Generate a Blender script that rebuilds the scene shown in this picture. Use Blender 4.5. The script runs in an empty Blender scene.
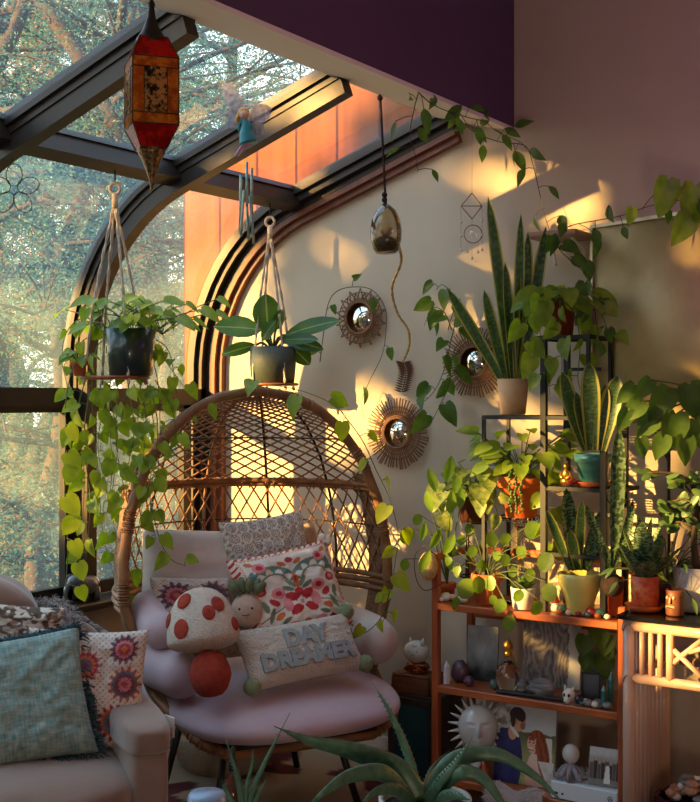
import bpy, math, random
from mathutils import Vector, Matrix, Euler, Quaternion, noise as mnoise
from math import sin, cos, pi, sqrt, radians as rad, atan2, exp
random.seed(7)
sc = bpy.context.scene
COL = sc.collection

# ------------------------------------------------------------------ camera frame (the room: +Y to the end wall, +X to the right)
FWD = Vector((-0.5548, 0.8320, 0)); RGT = Vector((0.8320, 0.5548, 0)); EYE = Vector((0, 0, 1.5))
FPX = 1200.0
def ray(px, py):
    return FWD + RGT*((px-350)/FPX) + Vector((0, 0, (397-py)/FPX))
def at(px, py, t): return EYE + ray(px, py)*t                       # forward distance t
def onY(px, py, Y): r = ray(px, py); return EYE + r*(Y/r.y)
def onX(px, py, X): r = ray(px, py); return EYE + r*(X/r.x)
def onZ(px, py, Z): r = ray(px, py); return EYE + r*((Z-1.5)/r.z)
def V(*a): return Vector(a)
def lerp(a, b, t): return a+(b-a)*t
def smooth(a, b, x):
    t = max(0.0, min(1.0, (x-a)/(b-a))); return t*t*(3-2*t)

# ------------------------------------------------------------------ mesh builder
class MB:
    def __init__(s): s.v = []; s.f = []; s.uv = {}; s.col = {}; s.mi = []; s.cm = 0
    def vert(s, p, uv=None, col=None):
        i = len(s.v); s.v.append((p[0], p[1], p[2]))
        if uv is not None: s.uv[i] = uv
        if col is not None: s.col[i] = col
        return i
    def face(s, *ids): s.f.append(ids); s.mi.append(s.cm)
    def grid(s, fn, nu, nv, closeu=False, closev=False, flip=False):
        # fn(i/nu, j/nv) -> p or (p, uv, col)
        base = len(s.v); cu = nu if closeu else nu+1; cv = nv if closev else nv+1
        for j in range(cv):
            for i in range(cu):
                r = fn(i/nu, j/nv)
                if isinstance(r, tuple): s.vert(*r)
                else: s.vert(r)
        for j in range(nv):
            for i in range(nu):
                a = base+j*cu+i; b = base+j*cu+(i+1) % cu
                c = base+((j+1) % cv)*cu+(i+1) % cu; d = base+((j+1) % cv)*cu+i
                s.face(*((d, c, b, a) if flip else (a, b, c, d)))
    def box(s, c, sz, rot=None, bev=0.0):
        x, y, z = sz[0]/2, sz[1]/2, sz[2]/2
        M = rot if rot is not None else Matrix.Identity(3)
        c = Vector(c)
        if bev <= 0:
            ids = [s.vert(c+M@Vector((a*x, b*y, d*z))) for d in (-1, 1) for b in (-1, 1) for a in (-1, 1)]
            for q in ((0, 2, 3, 1), (4, 5, 7, 6), (0, 1, 5, 4), (2, 6, 7, 3), (0, 4, 6, 2), (1, 3, 7, 5)): s.face(*[ids[k] for k in q])
            return
        bev = min(bev, x*.98, y*.98, z*.98)
        # bevelled box: 24 verts
        idx = {}
        for d in (-1, 1):
            for b in (-1, 1):
                for a in (-1, 1):
                    for k in range(3):
                        h = [a*(x-bev), b*(y-bev), d*(z-bev)]
                        h[k] = (a*x, b*y, d*z)[k]
                        idx[a, b, d, k] = s.vert(c+M@Vector(h))
        for k in range(3):
            o = [m for m in range(3) if m != k]
            for sg in (-1, 1):
                q = []
                for (p1, p2) in ((-1, -1), (1, -1), (1, 1), (-1, 1)):
                    t = [0, 0, 0]; t[k] = sg; t[o[0]] = p1; t[o[1]] = p2
                    q.append(idx[t[0], t[1], t[2], k])
                s.face(*q)
        for k in range(3):      # edges along axis k
            o = [m for m in range(3) if m != k]
            for p1 in (-1, 1):
                for p2 in (-1, 1):
                    t1 = [0, 0, 0]; t2 = [0, 0, 0]
                    t1[o[0]] = t2[o[0]] = p1; t1[o[1]] = t2[o[1]] = p2; t1[k] = -1; t2[k] = 1
                    s.face(idx[(*t1, o[0])], idx[(*t2, o[0])], idx[(*t2, o[1])], idx[(*t1, o[1])])
        for d in (-1, 1):
            for b in (-1, 1):
                for a in (-1, 1): s.face(idx[a, b, d, 0], idx[a, b, d, 1], idx[a, b, d, 2])
    def tube(s, pts, r, n=6, cap=True, closed=False, flat=1.0):
        pts = [Vector(p) for p in pts]; m = len(pts)
        if m < 2: return
        R = r if callable(r) else ((lambda t: r[min(len(r)-1, int(round(t*(len(r)-1))))]) if isinstance(r, (list, tuple)) else (lambda t: r))
        up = None; rings = []
        for i, p in enumerate(pts):
            if closed: d = pts[(i+1) % m]-pts[i-1]
            else: d = pts[min(i+1, m-1)]-pts[max(i-1, 0)]
            if d.length < 1e-9: d = Vector((0, 0, 1))
            d.normalize()
            if up is None:
                up = Vector((0, 0, 1)) if abs(d.z) < .9 else Vector((1, 0, 0))
            a = up-d*up.dot(d)
            if a.length < 1e-6: a = d.orthogonal()
            a.normalize(); b = d.cross(a); up = a
            rr = R(i/(m-1))
            rings.append([s.vert(p+(a*cos(2*pi*k/n)+b*sin(2*pi*k/n)*flat)*rr, (k/n, i/(m-1))) for k in range(n)])
        for i in range(m if closed else m-1):
            A = rings[i]; B = rings[(i+1) % m]
            for k in range(n): s.face(A[k], A[(k+1) % n], B[(k+1) % n], B[k])
        if cap and not closed:
            s.face(*rings[0][::-1]); s.face(*rings[-1])
    def lathe(s, prof, c=(0, 0, 0), n=24, M=None, sx=1.0, sy=1.0, wob=None, capb=True, capt=False):
        c = Vector(c); rings = []
        for j, (r, z) in enumerate(prof):
            ring = []
            for k in range(n):
                a = 2*pi*k/n; rr = r*(wob(a, z) if wob else 1)
                p = Vector((cos(a)*rr*sx, sin(a)*rr*sy, z))
                if M is not None: p = M@p
                ring.append(s.vert(c+p, (k/n, j/max(1, len(prof)-1))))
            rings.append(ring)
        for j in range(len(rings)-1):
            for k in range(n): s.face(rings[j][k], rings[j][(k+1) % n], rings[j+1][(k+1) % n], rings[j+1][k])
        if capb: s.face(*rings[0][::-1])
        if capt: s.face(*rings[-1])
    def ball(s, c, r, n=14, m=9, M=None, fn=None):
        c = Vector(c); rr = r if isinstance(r, (tuple, list, Vector)) else (r, r, r)
        top = []; rings = []
        for j in range(1, m):
            th = pi*j/m; ring = []
            for k in range(n):
                a = 2*pi*k/n; d = Vector((sin(th)*cos(a), sin(th)*sin(a), -cos(th)))
                q = fn(d) if fn else 1
                p = Vector((d.x*rr[0], d.y*rr[1], d.z*rr[2]))*q
                if M is not None: p = M@p
                ring.append(s.vert(c+p, (k/n, j/m)))
            rings.append(ring)
        def pole(sg):
            q = fn(Vector((0, 0, sg))) if fn else 1
            p = Vector((0, 0, sg*rr[2]*q)); p = M@p if M is not None else p
            return s.vert(c+p, (0, (sg+1)/2))
        b = pole(-1); t = pole(1)
        for k in range(n):
            s.face(b, rings[0][(k+1) % n], rings[0][k]); s.face(t, rings[-1][k], rings[-1][(k+1) % n])
        for j in range(m-2):
            for k in range(n): s.face(rings[j][k], rings[j][(k+1) % n], rings[j+1][(k+1) % n], rings[j+1][k])
    def prism(s, poly, depth, fn):
        # poly 2D outline (ccw), extruded: fn(x, y, z)->Vector
        n = len(poly)
        A = [s.vert(fn(x, y, 0)) for x, y in poly]; B = [s.vert(fn(x, y, depth)) for x, y in poly]
        s.face(*A[::-1]); s.face(*B)
        for k in range(n): s.face(A[k], A[(k+1) % n], B[(k+1) % n], B[k])
    def build(s, name, mat, parent=None, smooth=True, base=None, auto=None):
        me = bpy.data.meshes.new(name)
        root = parent
        while root is not None and root.parent is not None: root = root.parent
        if root is not None: off = Vector(root.location)
        elif base is not None: off = Vector(base)
        elif s.v:
            xs = [v[0] for v in s.v]; ys = [v[1] for v in s.v]; zs = [v[2] for v in s.v]
            off = Vector(((min(xs)+max(xs))/2, (min(ys)+max(ys))/2, min(zs)))
        else: off = Vector((0, 0, 0))
        me.from_pydata([(v[0]-off.x, v[1]-off.y, v[2]-off.z) for v in s.v], [], s.f)
        mats = mat if isinstance(mat, (list, tuple)) else [mat]
        for m in mats: me.materials.append(m)
        if len(mats) > 1: me.polygons.foreach_set('material_index', s.mi)
        if s.uv:
            ul = me.uv_layers.new(name='UVMap')
            for l in me.loops: ul.data[l.index].uv = s.uv.get(l.vertex_index, (0, 0))
        if s.col:
            ca = me.color_attributes.new('Col', 'FLOAT_COLOR', 'POINT')
            for i in range(len(s.v)):
                c = s.col.get(i, (1, 1, 1)); ca.data[i].color = (c[0], c[1], c[2], 1)
        if smooth:
            me.polygons.foreach_set('use_smooth', [True]*len(me.polygons))
            if auto is not None:
                try: me.set_sharp_from_angle(angle=rad(auto))
                except Exception: pass
        me.update()
        o = bpy.data.objects.new(name, me); COL.objects.link(o)
        if root is not None: o.parent = parent
        else: o.location = off
        return o

def tag(o, label=None, cat=None, group=None, kind=None):
    if label: o['label'] = label
    if cat: o['category'] = cat
    if group: o['group'] = group
    if kind: o['kind'] = kind
    return o
def thing(name, loc, label, cat, group=None):
    o = bpy.data.objects.new(name, None); COL.objects.link(o); o.location = loc; o.empty_display_size = .05
    return tag(o, label, cat, group)
def struct(name, mb, mat, **k):
    o = mb.build(name, mat, **k); o['kind'] = 'structure'; return o
def copy_tree(o, parent=None):
    c = o.copy(); COL.objects.link(c)
    if parent is not None: c.parent = parent
    for ch in list(o.children): copy_tree(ch, c)
    return c

def bez(pts, n=8):
    # catmull-rom through pts
    P = [Vector(p) for p in pts]; out = []
    if len(P) == 2: return [P[0].lerp(P[1], i/n) for i in range(n+1)]
    Q = [P[0]*2-P[1]]+P+[P[-1]*2-P[-2]]
    for i in range(1, len(Q)-2):
        a, b, c, d = Q[i-1], Q[i], Q[i+1], Q[i+2]
        for k in range(n):
            t = k/n
            out.append(.5*((2*b)+(c-a)*t+(2*a-5*b+4*c-d)*t*t+(3*b-a-3*c+d)*t**3))
    out.append(P[-1]); return out
def frame_to(n, up=V(0, 0, 1)):
    # matrix whose columns are (right, up, normal)
    n = Vector(n).normalized(); r = Vector(up).cross(n)
    if r.length < 1e-5: r = Vector((1, 0, 0)).cross(n)
    r.normalize(); u = n.cross(r)
    return Matrix((r, u, n)).transposed()

# ------------------------------------------------------------------ materials
def srgb(r, g=None, b=None):
    if g is None: r, g, b = r
    f = lambda c: (c/255/12.92 if c/255 <= .04045 else ((c/255+.055)/1.055)**2.4)
    return (f(r), f(g), f(b))
class NT:
    def __init__(s, name):
        s.m = bpy.data.materials.new(name); s.m.use_nodes = True; s.t = s.m.node_tree; s.t.nodes.clear()
        s.out = s.n('ShaderNodeOutputMaterial')
    def n(s, ty, **k):
        nd = s.t.nodes.new(ty)
        for a, b in k.items():
            if a in ('inputs',):
                for q, w in b.items(): nd.inputs[q].default_value = w
            else: setattr(nd, a, b)
        return nd
    def l(s, a, b): s.t.links.new(a, b)
    def noise(s, scale, detail=3, rough=.5, coord='Object', stretch=None):
        tc = s.n('ShaderNodeTexCoord'); nz = s.n('ShaderNodeTexNoise'); nz.inputs['Scale'].default_value = scale
        nz.inputs['Detail'].default_value = detail; nz.inputs['Roughness'].default_value = rough
        if stretch:
            mp = s.n('ShaderNodeMapping'); mp.inputs['Scale'].default_value = stretch
            s.l(tc.outputs[coord], mp.inputs[0]); s.l(mp.outputs[0], nz.inputs['Vector'])
        else: s.l(tc.outputs[coord], nz.inputs['Vector'])
        return nz.outputs['Fac']
    def ramp(s, fac, stops):
        r = s.n('ShaderNodeValToRGB'); e = r.color_ramp.elements
        while len(e) < len(stops): e.new(.5)
        for k, (p, c) in enumerate(stops):
            e[k].position = p; e[k].color = (c[0], c[1], c[2], 1)
        s.l(fac, r.inputs[0]); return r.outputs[0]
    def math(s, op, a, b=None, c=None):
        m = s.n('ShaderNodeMath', operation=op)
        for i, x in enumerate((a, b, c)):
            if x is None: continue
            if isinstance(x, (int, float)): m.inputs[i].default_value = x
            else: s.l(x, m.inputs[i])
        return m.outputs[0]
    def mixc(s, fac, a, b, mode='MIX'):
        m = s.n('ShaderNodeMixRGB', blend_type=mode)
        for i, x in zip((0, 1, 2), (fac, a, b)):
            if isinstance(x, (int, float)): m.inputs[i].default_value = x
            elif isinstance(x, tuple): m.inputs[i].default_value = (*x, 1)
            else: s.l(x, m.inputs[i])
        return m.outputs[0]
    def bump(s, h, strength=.3, dist=.01):
        b = s.n('ShaderNodeBump'); b.inputs['Strength'].default_value = strength; b.inputs['Distance'].default_value = dist
        s.l(h, b.inputs['Height']); return b.outputs[0]
def setc(nt, sock, c):
    if isinstance(c, tuple): sock.default_value = (*c, 1)
    else: nt.l(c, sock)
MATS = {}
def mat(name, c1, c2=None, scale=8, rough=.6, metal=0.0, bump=0.0, bscale=None, bdist=.004, sheen=0.0, trans=0.0, coat=0.0, emit=None, estr=0, spec=.5, stretch=None, attr=False, alpha=1.0, detail=4, ior=None, sss=0.0):
    if name in MATS: return MATS[name]
    t = NT(name); p = t.n('ShaderNodeBsdfPrincipled'); t.l(p.outputs[0], t.out.inputs[0])
    if attr:
        a = t.n('ShaderNodeAttribute', attribute_name='Col'); c = a.outputs['Color']
        if c2 is not None:
            nz = t.noise(scale, detail); c = t.mixc(t.ramp(nz, [(.35, (0, 0, 0)), (.65, (1, 1, 1))]), t.mixc(1.0, c, c1, 'MULTIPLY'), t.mixc(1.0, c, c2, 'MULTIPLY'))
    elif c2 is not None:
        nz = t.noise(scale, detail, stretch=stretch); c = t.ramp(nz, [(.3, c1), (.7, c2)])
    else: c = c1
    setc(t, p.inputs['Base Color'], c)
    p.inputs['Roughness'].default_value = rough; p.inputs['Metallic'].default_value = metal
    p.inputs['Specular IOR Level'].default_value = spec
    p.inputs['Sheen Weight'].default_value = sheen
    p.inputs['Coat Weight'].default_value = coat
    p.inputs['Transmission Weight'].default_value = trans
    if ior: p.inputs['IOR'].default_value = ior
    p.inputs['Alpha'].default_value = alpha
    if emit: p.inputs['Emission Color'].default_value = (*emit, 1); p.inputs['Emission Strength'].default_value = estr
    if bump > 0:
        h = t.noise(bscale or scale*6, 3, stretch=stretch); t.l(t.bump(h, bump, bdist), p.inputs['Normal'])
    MATS[name] = t.m; return t.m
def leafmat(name, c1, c2, rough=.42, trans=.45, scale=14, edge=None, band=None, vein=None):
    # thin leaf: diffuse/gloss front and light coming through the blade; uv.x = 0..1 across, uv.y = along
    if name in MATS: return MATS[name]
    t = NT(name); p = t.n('ShaderNodeBsdfPrincipled'); tr = t.n('ShaderNodeBsdfTranslucent'); mx = t.n('ShaderNodeMixShader')
    tc = t.n('ShaderNodeTexCoord')
    c = t.ramp(t.noise(scale, 3), [(.3, c1), (.7, c2)])
    if band or edge or vein:
        sp = t.n('ShaderNodeSeparateXYZ'); t.l(tc.outputs['UV'], sp.inputs[0])
        du = t.math('ABSOLUTE', t.math('SUBTRACT', sp.outputs[0], .5))
        if band:
            mp = t.n('ShaderNodeMapping'); mp.inputs['Scale'].default_value = (3.0, 26.0, 1); t.l(tc.outputs['UV'], mp.inputs[0])
            nz = t.n('ShaderNodeTexNoise'); nz.inputs['Scale'].default_value = 1.0; nz.inputs['Detail'].default_value = 2; t.l(mp.outputs[0], nz.inputs[0])
            c = t.mixc(t.ramp(nz.outputs[0], [(.47, (0, 0, 0)), (.56, (1, 1, 1))]), c, band)
        if vein:
            c = t.mixc(t.math('LESS_THAN', du, .03), c, vein)
        if edge:
            c = t.mixc(t.math('GREATER_THAN', du, .37), c, edge)
    setc(t, p.inputs['Base Color'], c); p.inputs['Roughness'].default_value = rough
    p.inputs['Specular IOR Level'].default_value = .4
    hs = t.n('ShaderNodeHueSaturation'); hs.inputs['Value'].default_value = 1.5; hs.inputs['Saturation'].default_value = 1.1
    setc(t, hs.inputs['Color'], c); t.l(hs.outputs[0], tr.inputs['Color'])
    mx.inputs[0].default_value = trans
    t.l(p.outputs[0], mx.inputs[1]); t.l(tr.outputs[0], mx.inputs[2]); t.l(mx.outputs[0], t.out.inputs[0])
    MATS[name] = t.m; return t.m
def glassmat(name, tint=(1, 1, 1), dirt=.25, dirtc=(.5, .5, .48), gloss=.08, scale=3, rough=.05, streak=(1, 1, 1), lo=.35, hi=.75, dmin=0.0):
    # thin pane: see-through, a faint reflection, and a film of grime that scatters light
    if name in MATS: return MATS[name]
    t = NT(name); tp = t.n('ShaderNodeBsdfTransparent'); tp.inputs[0].default_value = (*tint, 1)
    gl = t.n('ShaderNodeBsdfGlossy'); gl.inputs['Roughness'].default_value = rough
    m1 = t.n('ShaderNodeMixShader'); fr = t.n('ShaderNodeFresnel'); fr.inputs[0].default_value = 1.45
    t.l(t.math('MULTIPLY', fr.outputs[0], gloss/.04), m1.inputs[0]) if gloss else None
    t.l(tp.outputs[0], m1.inputs[1]); t.l(gl.outputs[0], m1.inputs[2]); last = m1
    if dirt > 0:
        tl = t.n('ShaderNodeBsdfTranslucent'); tl.inputs[0].default_value = (*dirtc, 1)
        df = t.n('ShaderNodeBsdfDiffuse'); df.inputs[0].default_value = (*dirtc, 1)
        ad = t.n('ShaderNodeMixShader'); ad.inputs[0].default_value = .35
        t.l(tl.outputs[0], ad.inputs[1]); t.l(df.outputs[0], ad.inputs[2])
        f = t.math('MULTIPLY_ADD', t.ramp(t.noise(scale, 6, .65, stretch=streak), [(lo, (0, 0, 0)), (hi, (1, 1, 1))]), dirt-dmin, dmin)
        m2 = t.n('ShaderNodeMixShader'); t.l(f, m2.inputs[0]); t.l(last.outputs[0], m2.inputs[1]); t.l(ad.outputs[0], m2.inputs[2]); last = m2
    t.l(last.outputs[0], t.out.inputs[0]); MATS[name] = t.m; return t.m
# ------------------------------------------------------------------ the room and the glazed bay
YW = 4.2                     # end wall
XG = -3.60; XH = -2.04       # glass plane / header face
def curve_pt(s):
    # bay profile from the floor up the glass, round the eave and up to the header; s = length
    L1 = 1.61; r = .80; a = rad(71); L2 = r*a
    if s < L1: return Vector((XG, 0, s)), Vector((-1, 0, 0))
    if s < L1+L2:
        th = (s-L1)/r
        return Vector((XG+r-r*cos(th), 0, 1.61+r*sin(th))), Vector((-cos(th), 0, sin(th)))
    d = s-L1-L2; t = Vector((cos(rad(19)), 0, sin(rad(19)))); n = Vector((-sin(rad(19)), 0, cos(rad(19))))
    return Vector((XG+r-r*cos(a), 0, 1.61+r*sin(a)))+t*d, n
S_TR = 1.50; S_PU = 1.61+.80*rad(71); S_TOP = S_PU+.80

M_wall = mat('beige_paint', srgb(203, 184, 160), srgb(196, 176, 152), scale=3, rough=.85, bump=.05, bscale=60)
M_purple = mat('purple_paint', srgb(92, 66, 92), srgb(84, 58, 86), scale=2, rough=.8)
M_white = mat('white_paint', srgb(236, 226, 214), rough=.7)
M_bronze = mat('bronze_metal', srgb(58, 48, 41), srgb(44, 37, 32), scale=5, rough=.45, metal=.35)
M_darkm = mat('dark_metal', srgb(40, 34, 31), srgb(32, 28, 26), scale=5, rough=.5, metal=.3)
M_trimwood = mat('reddish_trim', srgb(128, 70, 44), srgb(104, 54, 34), scale=4, rough=.5, stretch=(8, 8, 1))
M_carpet = mat('teal_carpet', srgb(92, 104, 110), srgb(76, 90, 98), scale=30, rough=.95, bump=.5, bscale=300)
M_glass = glassmat('grimy_glass', (.93, .97, .97), dirt=.30, dirtc=srgb(168, 200, 208), gloss=.04, scale=2.4, lo=.3, hi=.8, dmin=.11)
M_roofglass = glassmat('roof_glass', (.93, .97, .99), dirt=.18, dirtc=srgb(168, 190, 210), gloss=.05, scale=3.0, lo=.35, hi=.8, dmin=.05)
M_room = mat('room_paint', srgb(170, 150, 150), rough=.9)

fl = MB(); fl.box((-.6, 1, -.05), (6.2, 6.6, .1)); struct('floor', fl, M_carpet, smooth=False)
# end wall (closed by the bay profile on its left)
prof = [curve_pt(i/40*S_TOP)[0] for i in range(41)]
poly = [(p.x, p.z) for p in prof if p.x < XH-.02]+[(XH-.20, 2.70), (XH-.02, 2.70), (XH-.02, 3.3), (2.3, 3.3), (2.3, 0)]
w = MB(); w.prism(poly[::-1], .05, lambda x, y, z: Vector((x, YW+z, y))); struct('wall_back', w, M_wall, smooth=False)
w = MB(); w.box((2.35, 1, 1.65), (.1, 6.4, 3.3)); struct('wall_right', w, M_room, smooth=False)
w = MB(); w.box((-.65, -2.25, 1.65), (5.9, .1, 3.3)); struct('wall_front', w, M_room, smooth=False)
w = MB(); w.box((.1, 1, 3.35), (4.5, 6.6, .1)); struct('ceiling', w, M_white, smooth=False)
# header between room and bay, and its pale soffit
w = MB(); w.box((XH-.03, 1, 2.92), (.06, 6.4, .76)); struct('wall_header', w, M_purple, smooth=False)
w = MB(); w.prism([(XH-.001, 2.525), (XH-.001, 2.541), (XH-.29, 2.66), (XH-.29, 2.597)], 6.39, lambda x, y, z: Vector((x, -2.2+z, y))); struct('trim_soffit', w, M_white, smooth=False)
w = MB(); w.box((XH-.24, 1, 3.05), (.06, 6.4, .78)); struct('wall_outer_header', w, M_wall, smooth=False)
w = MB(); w.box((XG-.02, 1, .33), (.12, 6.4, .66)); struct('wall_left', w, M_wall, smooth=False)
w = MB(); w.box((XG+.05, .99, .675), (.2, 6.38, .03), bev=.006); struct('trim_sill', w, M_bronze, smooth=False)
w = MB(); w.box((XH+.6, YW-.008, .05), (4.6, .015, .1)); struct('baseboard_back', w, M_white, smooth=False)

def sweep(mb, s0, s1, prof, n=36, y=0):
    # prof: closed section as (y offset, height along the outward normal)
    rings = []
    for i in range(n+1):
        p, nn = curve_pt(s0+(s1-s0)*i/n)
        rings.append([mb.vert((p.x+nn.x*h, y+yo, p.z+nn.z*h)) for yo, h in prof])
    k = len(prof)
    for i in range(n):
        for j in range(k): mb.face(rings[i][j], rings[i][(j+1) % k], rings[i+1][(j+1) % k], rings[i+1][j])
    mb.face(*rings[0][::-1]); mb.face(*rings[-1])
# a rafter: stepped bar standing in from the glass
def rafter_mesh():
    m = MB()
    sweep(m, .69, S_TOP, [(-.045, .02), (-.045, -.02), (-.032, -.02), (-.032, -.045), (-.026, -.045), (-.026, -.10), (.026, -.10), (.026, -.045), (.032, -.045), (.032, -.02), (.045, -.02), (.045, .02)])
    return m
r0 = struct('trim_rafter', rafter_mesh(), M_bronze, smooth=True, base=(0, 0, 0))
for p in r0.data.polygons: p.use_smooth = False
RY = [3.4, 2.6, .7, -.2, -1.1]
r0.location = (0, RY[0], 0)
for k, y in enumerate(RY[1:]):
    c = r0.copy(); COL.objects.link(c); c.location = (0, y, 0)
# end rafter against the wall: a dark bar and a reddish inner moulding
m = MB(); sweep(m, .1, S_TOP, [(-.10, .02), (-.10, -.02), (-.08, -.02), (-.08, -.05), (-.05, -.05), (-.05, -.075), (0, -.075), (0, .02)], y=YW-.001)
e = struct('trim_end_rafter', m, M_bronze, smooth=False)
m = MB(); sweep(m, .1, S_TOP, [(-.05, -.077), (-.05, -.10), (-.03, -.10), (-.03, -.125), (0, -.125), (0, -.077)], y=YW-.001)
e = struct('trim_end_moulding', m, M_trimwood, smooth=False)
# purlin and transom runs
m = MB(); p, n = curve_pt(S_PU)
t = Vector((n.z, 0, -n.x))
def runbar(mb, c, t, n, wt, hn, y0, y1, off):
    Q = [c+t*a+n*b for a, b in ((-wt/2, off), (wt/2, off), (wt/2, off-hn), (-wt/2, off-hn))]
    A = [mb.vert((q.x, y0, q.z)) for q in Q]; B = [mb.vert((q.x, y1, q.z)) for q in Q]
    mb.face(*A[::-1]); mb.face(*B)
    for k in range(4): mb.face(A[k], A[(k+1) % 4], B[(k+1) % 4], B[k])
runbar(m, p, t, n, .07, .075, -2.18, YW-.002, .01); runbar(m, p, t, n, .085, .02, -2.18, YW-.002, .02)
struct('trim_purlin', m, M_bronze, smooth=False)
m = MB(); p, n = curve_pt(1.5); runbar(m, p, V(0, 0, 1), V(-1, 0, 0), .072, .07, -2.18, YW-.002, .02)
struct('trim_transom', m, M_darkm, smooth=False)
# panes: lower light, curved light and roof light in every bay; lower sash frame
edges = [YW-.1, 3.4, 2.6, .7, -.2, -1.1, -2.15]
wi = 0
for b in range(len(edges)-1):
    y1, y0 = edges[b]-.03, edges[b+1]+.03
    for (s0, s1, gm) in ((.70, 1.475, M_glass), (1.53, S_PU-.03, M_glass), (S_PU+.03, S_TOP-.04, M_roofglass)):
        wi += 1
        g = MB(); nn = 16
        def gp(u, v):
            p, n = curve_pt(lerp(s0, s1, v)); return Vector((p.x, lerp(y0, y1, u), p.z))
        g.grid(gp, 2, nn)
        o = struct('window_%d' % wi, g, gm)
        if s0 < 1:
            f = MB()
            for (ya, yb, za, zb) in ((y0, y0+.05, .70, 1.47), (y1-.05, y1, .70, 1.47), (y0, y1, .70, .75), (y0, y1, 1.44, 1.47)):
                f.box((XG+.015, (ya+yb)/2, (za+zb)/2), (.035, yb-ya, zb-za))
            fr = f.build('window_frame', M_darkm, o, smooth=False)
# ------------------------------------------------------------------ outside
M_siding_t = NT('orange_siding'); _p = M_siding_t.n('ShaderNodeBsdfPrincipled'); M_siding_t.l(_p.outputs[0], M_siding_t.out.inputs[0])
_tc = M_siding_t.n('ShaderNodeTexCoord'); _sp = M_siding_t.n('ShaderNodeSeparateXYZ'); M_siding_t.l(_tc.outputs['Object'], _sp.inputs[0])
_fr = M_siding_t.math('FRACT', M_siding_t.math('MULTIPLY', _sp.outputs[0], 4.6))
_groove = M_siding_t.math('LESS_THAN', _fr, .06)
_nz = M_siding_t.noise(3, 5, stretch=(9, 9, .7))
_c = M_siding_t.ramp(_nz, [(.3, srgb(122, 64, 10)), (.7, srgb(144, 80, 16))])
M_siding_t.l(M_siding_t.mixc(_groove, _c, srgb(74, 36, 6)), _p.inputs['Base Color']); _p.inputs['Roughness'].default_value = .9; _p.inputs['Specular IOR Level'].default_value = .05
M_siding_t.l(M_siding_t.bump(_groove, -.6, .02), _p.inputs['Normal'])
M_siding = M_siding_t.m
w = MB(); w.prism([(-3.78, -.7), (2.3, -.7), (2.3, 3.4), (-1.6, 3.30), (-3.78, 2.56)], .16, lambda x, y, z: Vector((x, YW+.06+z, y))); struct('wall_exterior_siding', w, M_siding, smooth=False)
M_ground = mat('yard_ground', srgb(90, 92, 62), srgb(120, 96, 60), scale=.8, rough=1)
w = MB(); w.grid(lambda u, v: Vector((-45+u*90, -45+v*90, -.7)), 4, 4); struct('ground', w, M_ground)
M_bark = mat('bark', srgb(86, 70, 58), srgb(58, 48, 42), scale=6, rough=.9, bump=.6, stretch=(3, 3, .6))
M_fol = [leafmat('foliage_'+nm, a, b, rough=.6, trans=.35, scale=1.2) for nm, a, b in (
    ('teal', srgb(58, 98, 90), srgb(84, 122, 110)), ('olive', srgb(66, 102, 88), srgb(104, 122, 88)), ('rust', srgb(150, 112, 70), srgb(176, 128, 74)))]
def tree(loc, h, crad, nleaf, fm, seed, leafsz=.11, clear=.3, squash=1.0):
    R = random.Random(seed)
    root = thing('tree', loc, 'leafy tree in the dense greenery outside the bay windows', 'tree', 'trees outside the bay windows')
    loc = Vector(loc); tk = MB()
    bend = [Vector((R.uniform(-.25, .25)*k, R.uniform(-.25, .25)*k, h*.92*k/5)) for k in range(6)]
    tp = bez([loc+b*(1 if k else 1) for k, b in enumerate(bend)], 5); tk.tube(tp, lambda t: .10*h/6*(1-.8*t)+.01, 8)
    tips = []
    for k in range(26):
        t = R.uniform(clear, .98); p = tp[int(t*(len(tp)-1))]; a = R.uniform(0, 2*pi); L = crad*R.uniform(.55, 1.05)*(1.15-.55*abs(t-.55))
        q = [p]; d = Vector((cos(a), sin(a), R.uniform(-.1, .55)))
        for j in range(1, 6):
            q.append(q[-1]+d*L/5); d = d+Vector((R.uniform(-.3, .3), R.uniform(-.3, .3), R.uniform(-.25, .2)))
        q = bez(q, 2); tk.tube(q, lambda t: .03*h/6*(1-.85*t)+.004, 5); tips += q[3:]
        for e in range(4):
            b = q[R.randrange(3, len(q))]; d2 = Vector((R.uniform(-1, 1), R.uniform(-1, 1), R.uniform(-.5, .6))); q2 = [b, b+d2*L*.2+V(0, 0, .03), b+d2*L*.42]
            q2 = bez(q2, 3); tk.tube(q2, lambda t: .010*h/6*(1-.8*t)+.002, 4); tips += q2[1:]
    tk.build('trunk', M_bark, root)
    f = MB()
    for k in range(nleaf):
        c = tips[R.randrange(len(tips))]+Vector((R.gauss(0, .2), R.gauss(0, .2), R.gauss(0, .16)*squash))*crad*.5
        d = Vector((R.gauss(0, 1), R.gauss(0, 1), R.gauss(0, .7))).normalized(); e = d.orthogonal().normalized()
        e = Quaternion(d, R.uniform(0, 6.28))@e; s = leafsz*R.uniform(.6, 1.3)
        a = f.vert(c-d*s, (.5, 0)); b = f.vert(c+e*s*.45-d*s*.1, (1, .4)); cc = f.vert(c+d*s, (.5, 1)); g = f.vert(c-e*s*.45-d*s*.1, (0, .4))
        f.face(a, b, cc, g)
    o = f.build('crown', fm, root, smooth=False); o['kind'] = 'stuff'
    return root
protos = [tree(at(-30, 397, 9.0).xy.to_3d()-V(0, 0, .7), 7.0, 2.1, 42000, M_fol[0], 41, .016, .06),
          tree(at(120, 397, 9.6).xy.to_3d()-V(0, 0, .7), 7.6, 2.2, 38000, M_fol[1], 42, .016, .06)]
protos.append(tree(at(45, 397, 14.0).xy.to_3d()-V(0, 0, .7), 7.5, 2.4, 30000, M_fol[2], 43, .02, .04))
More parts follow.
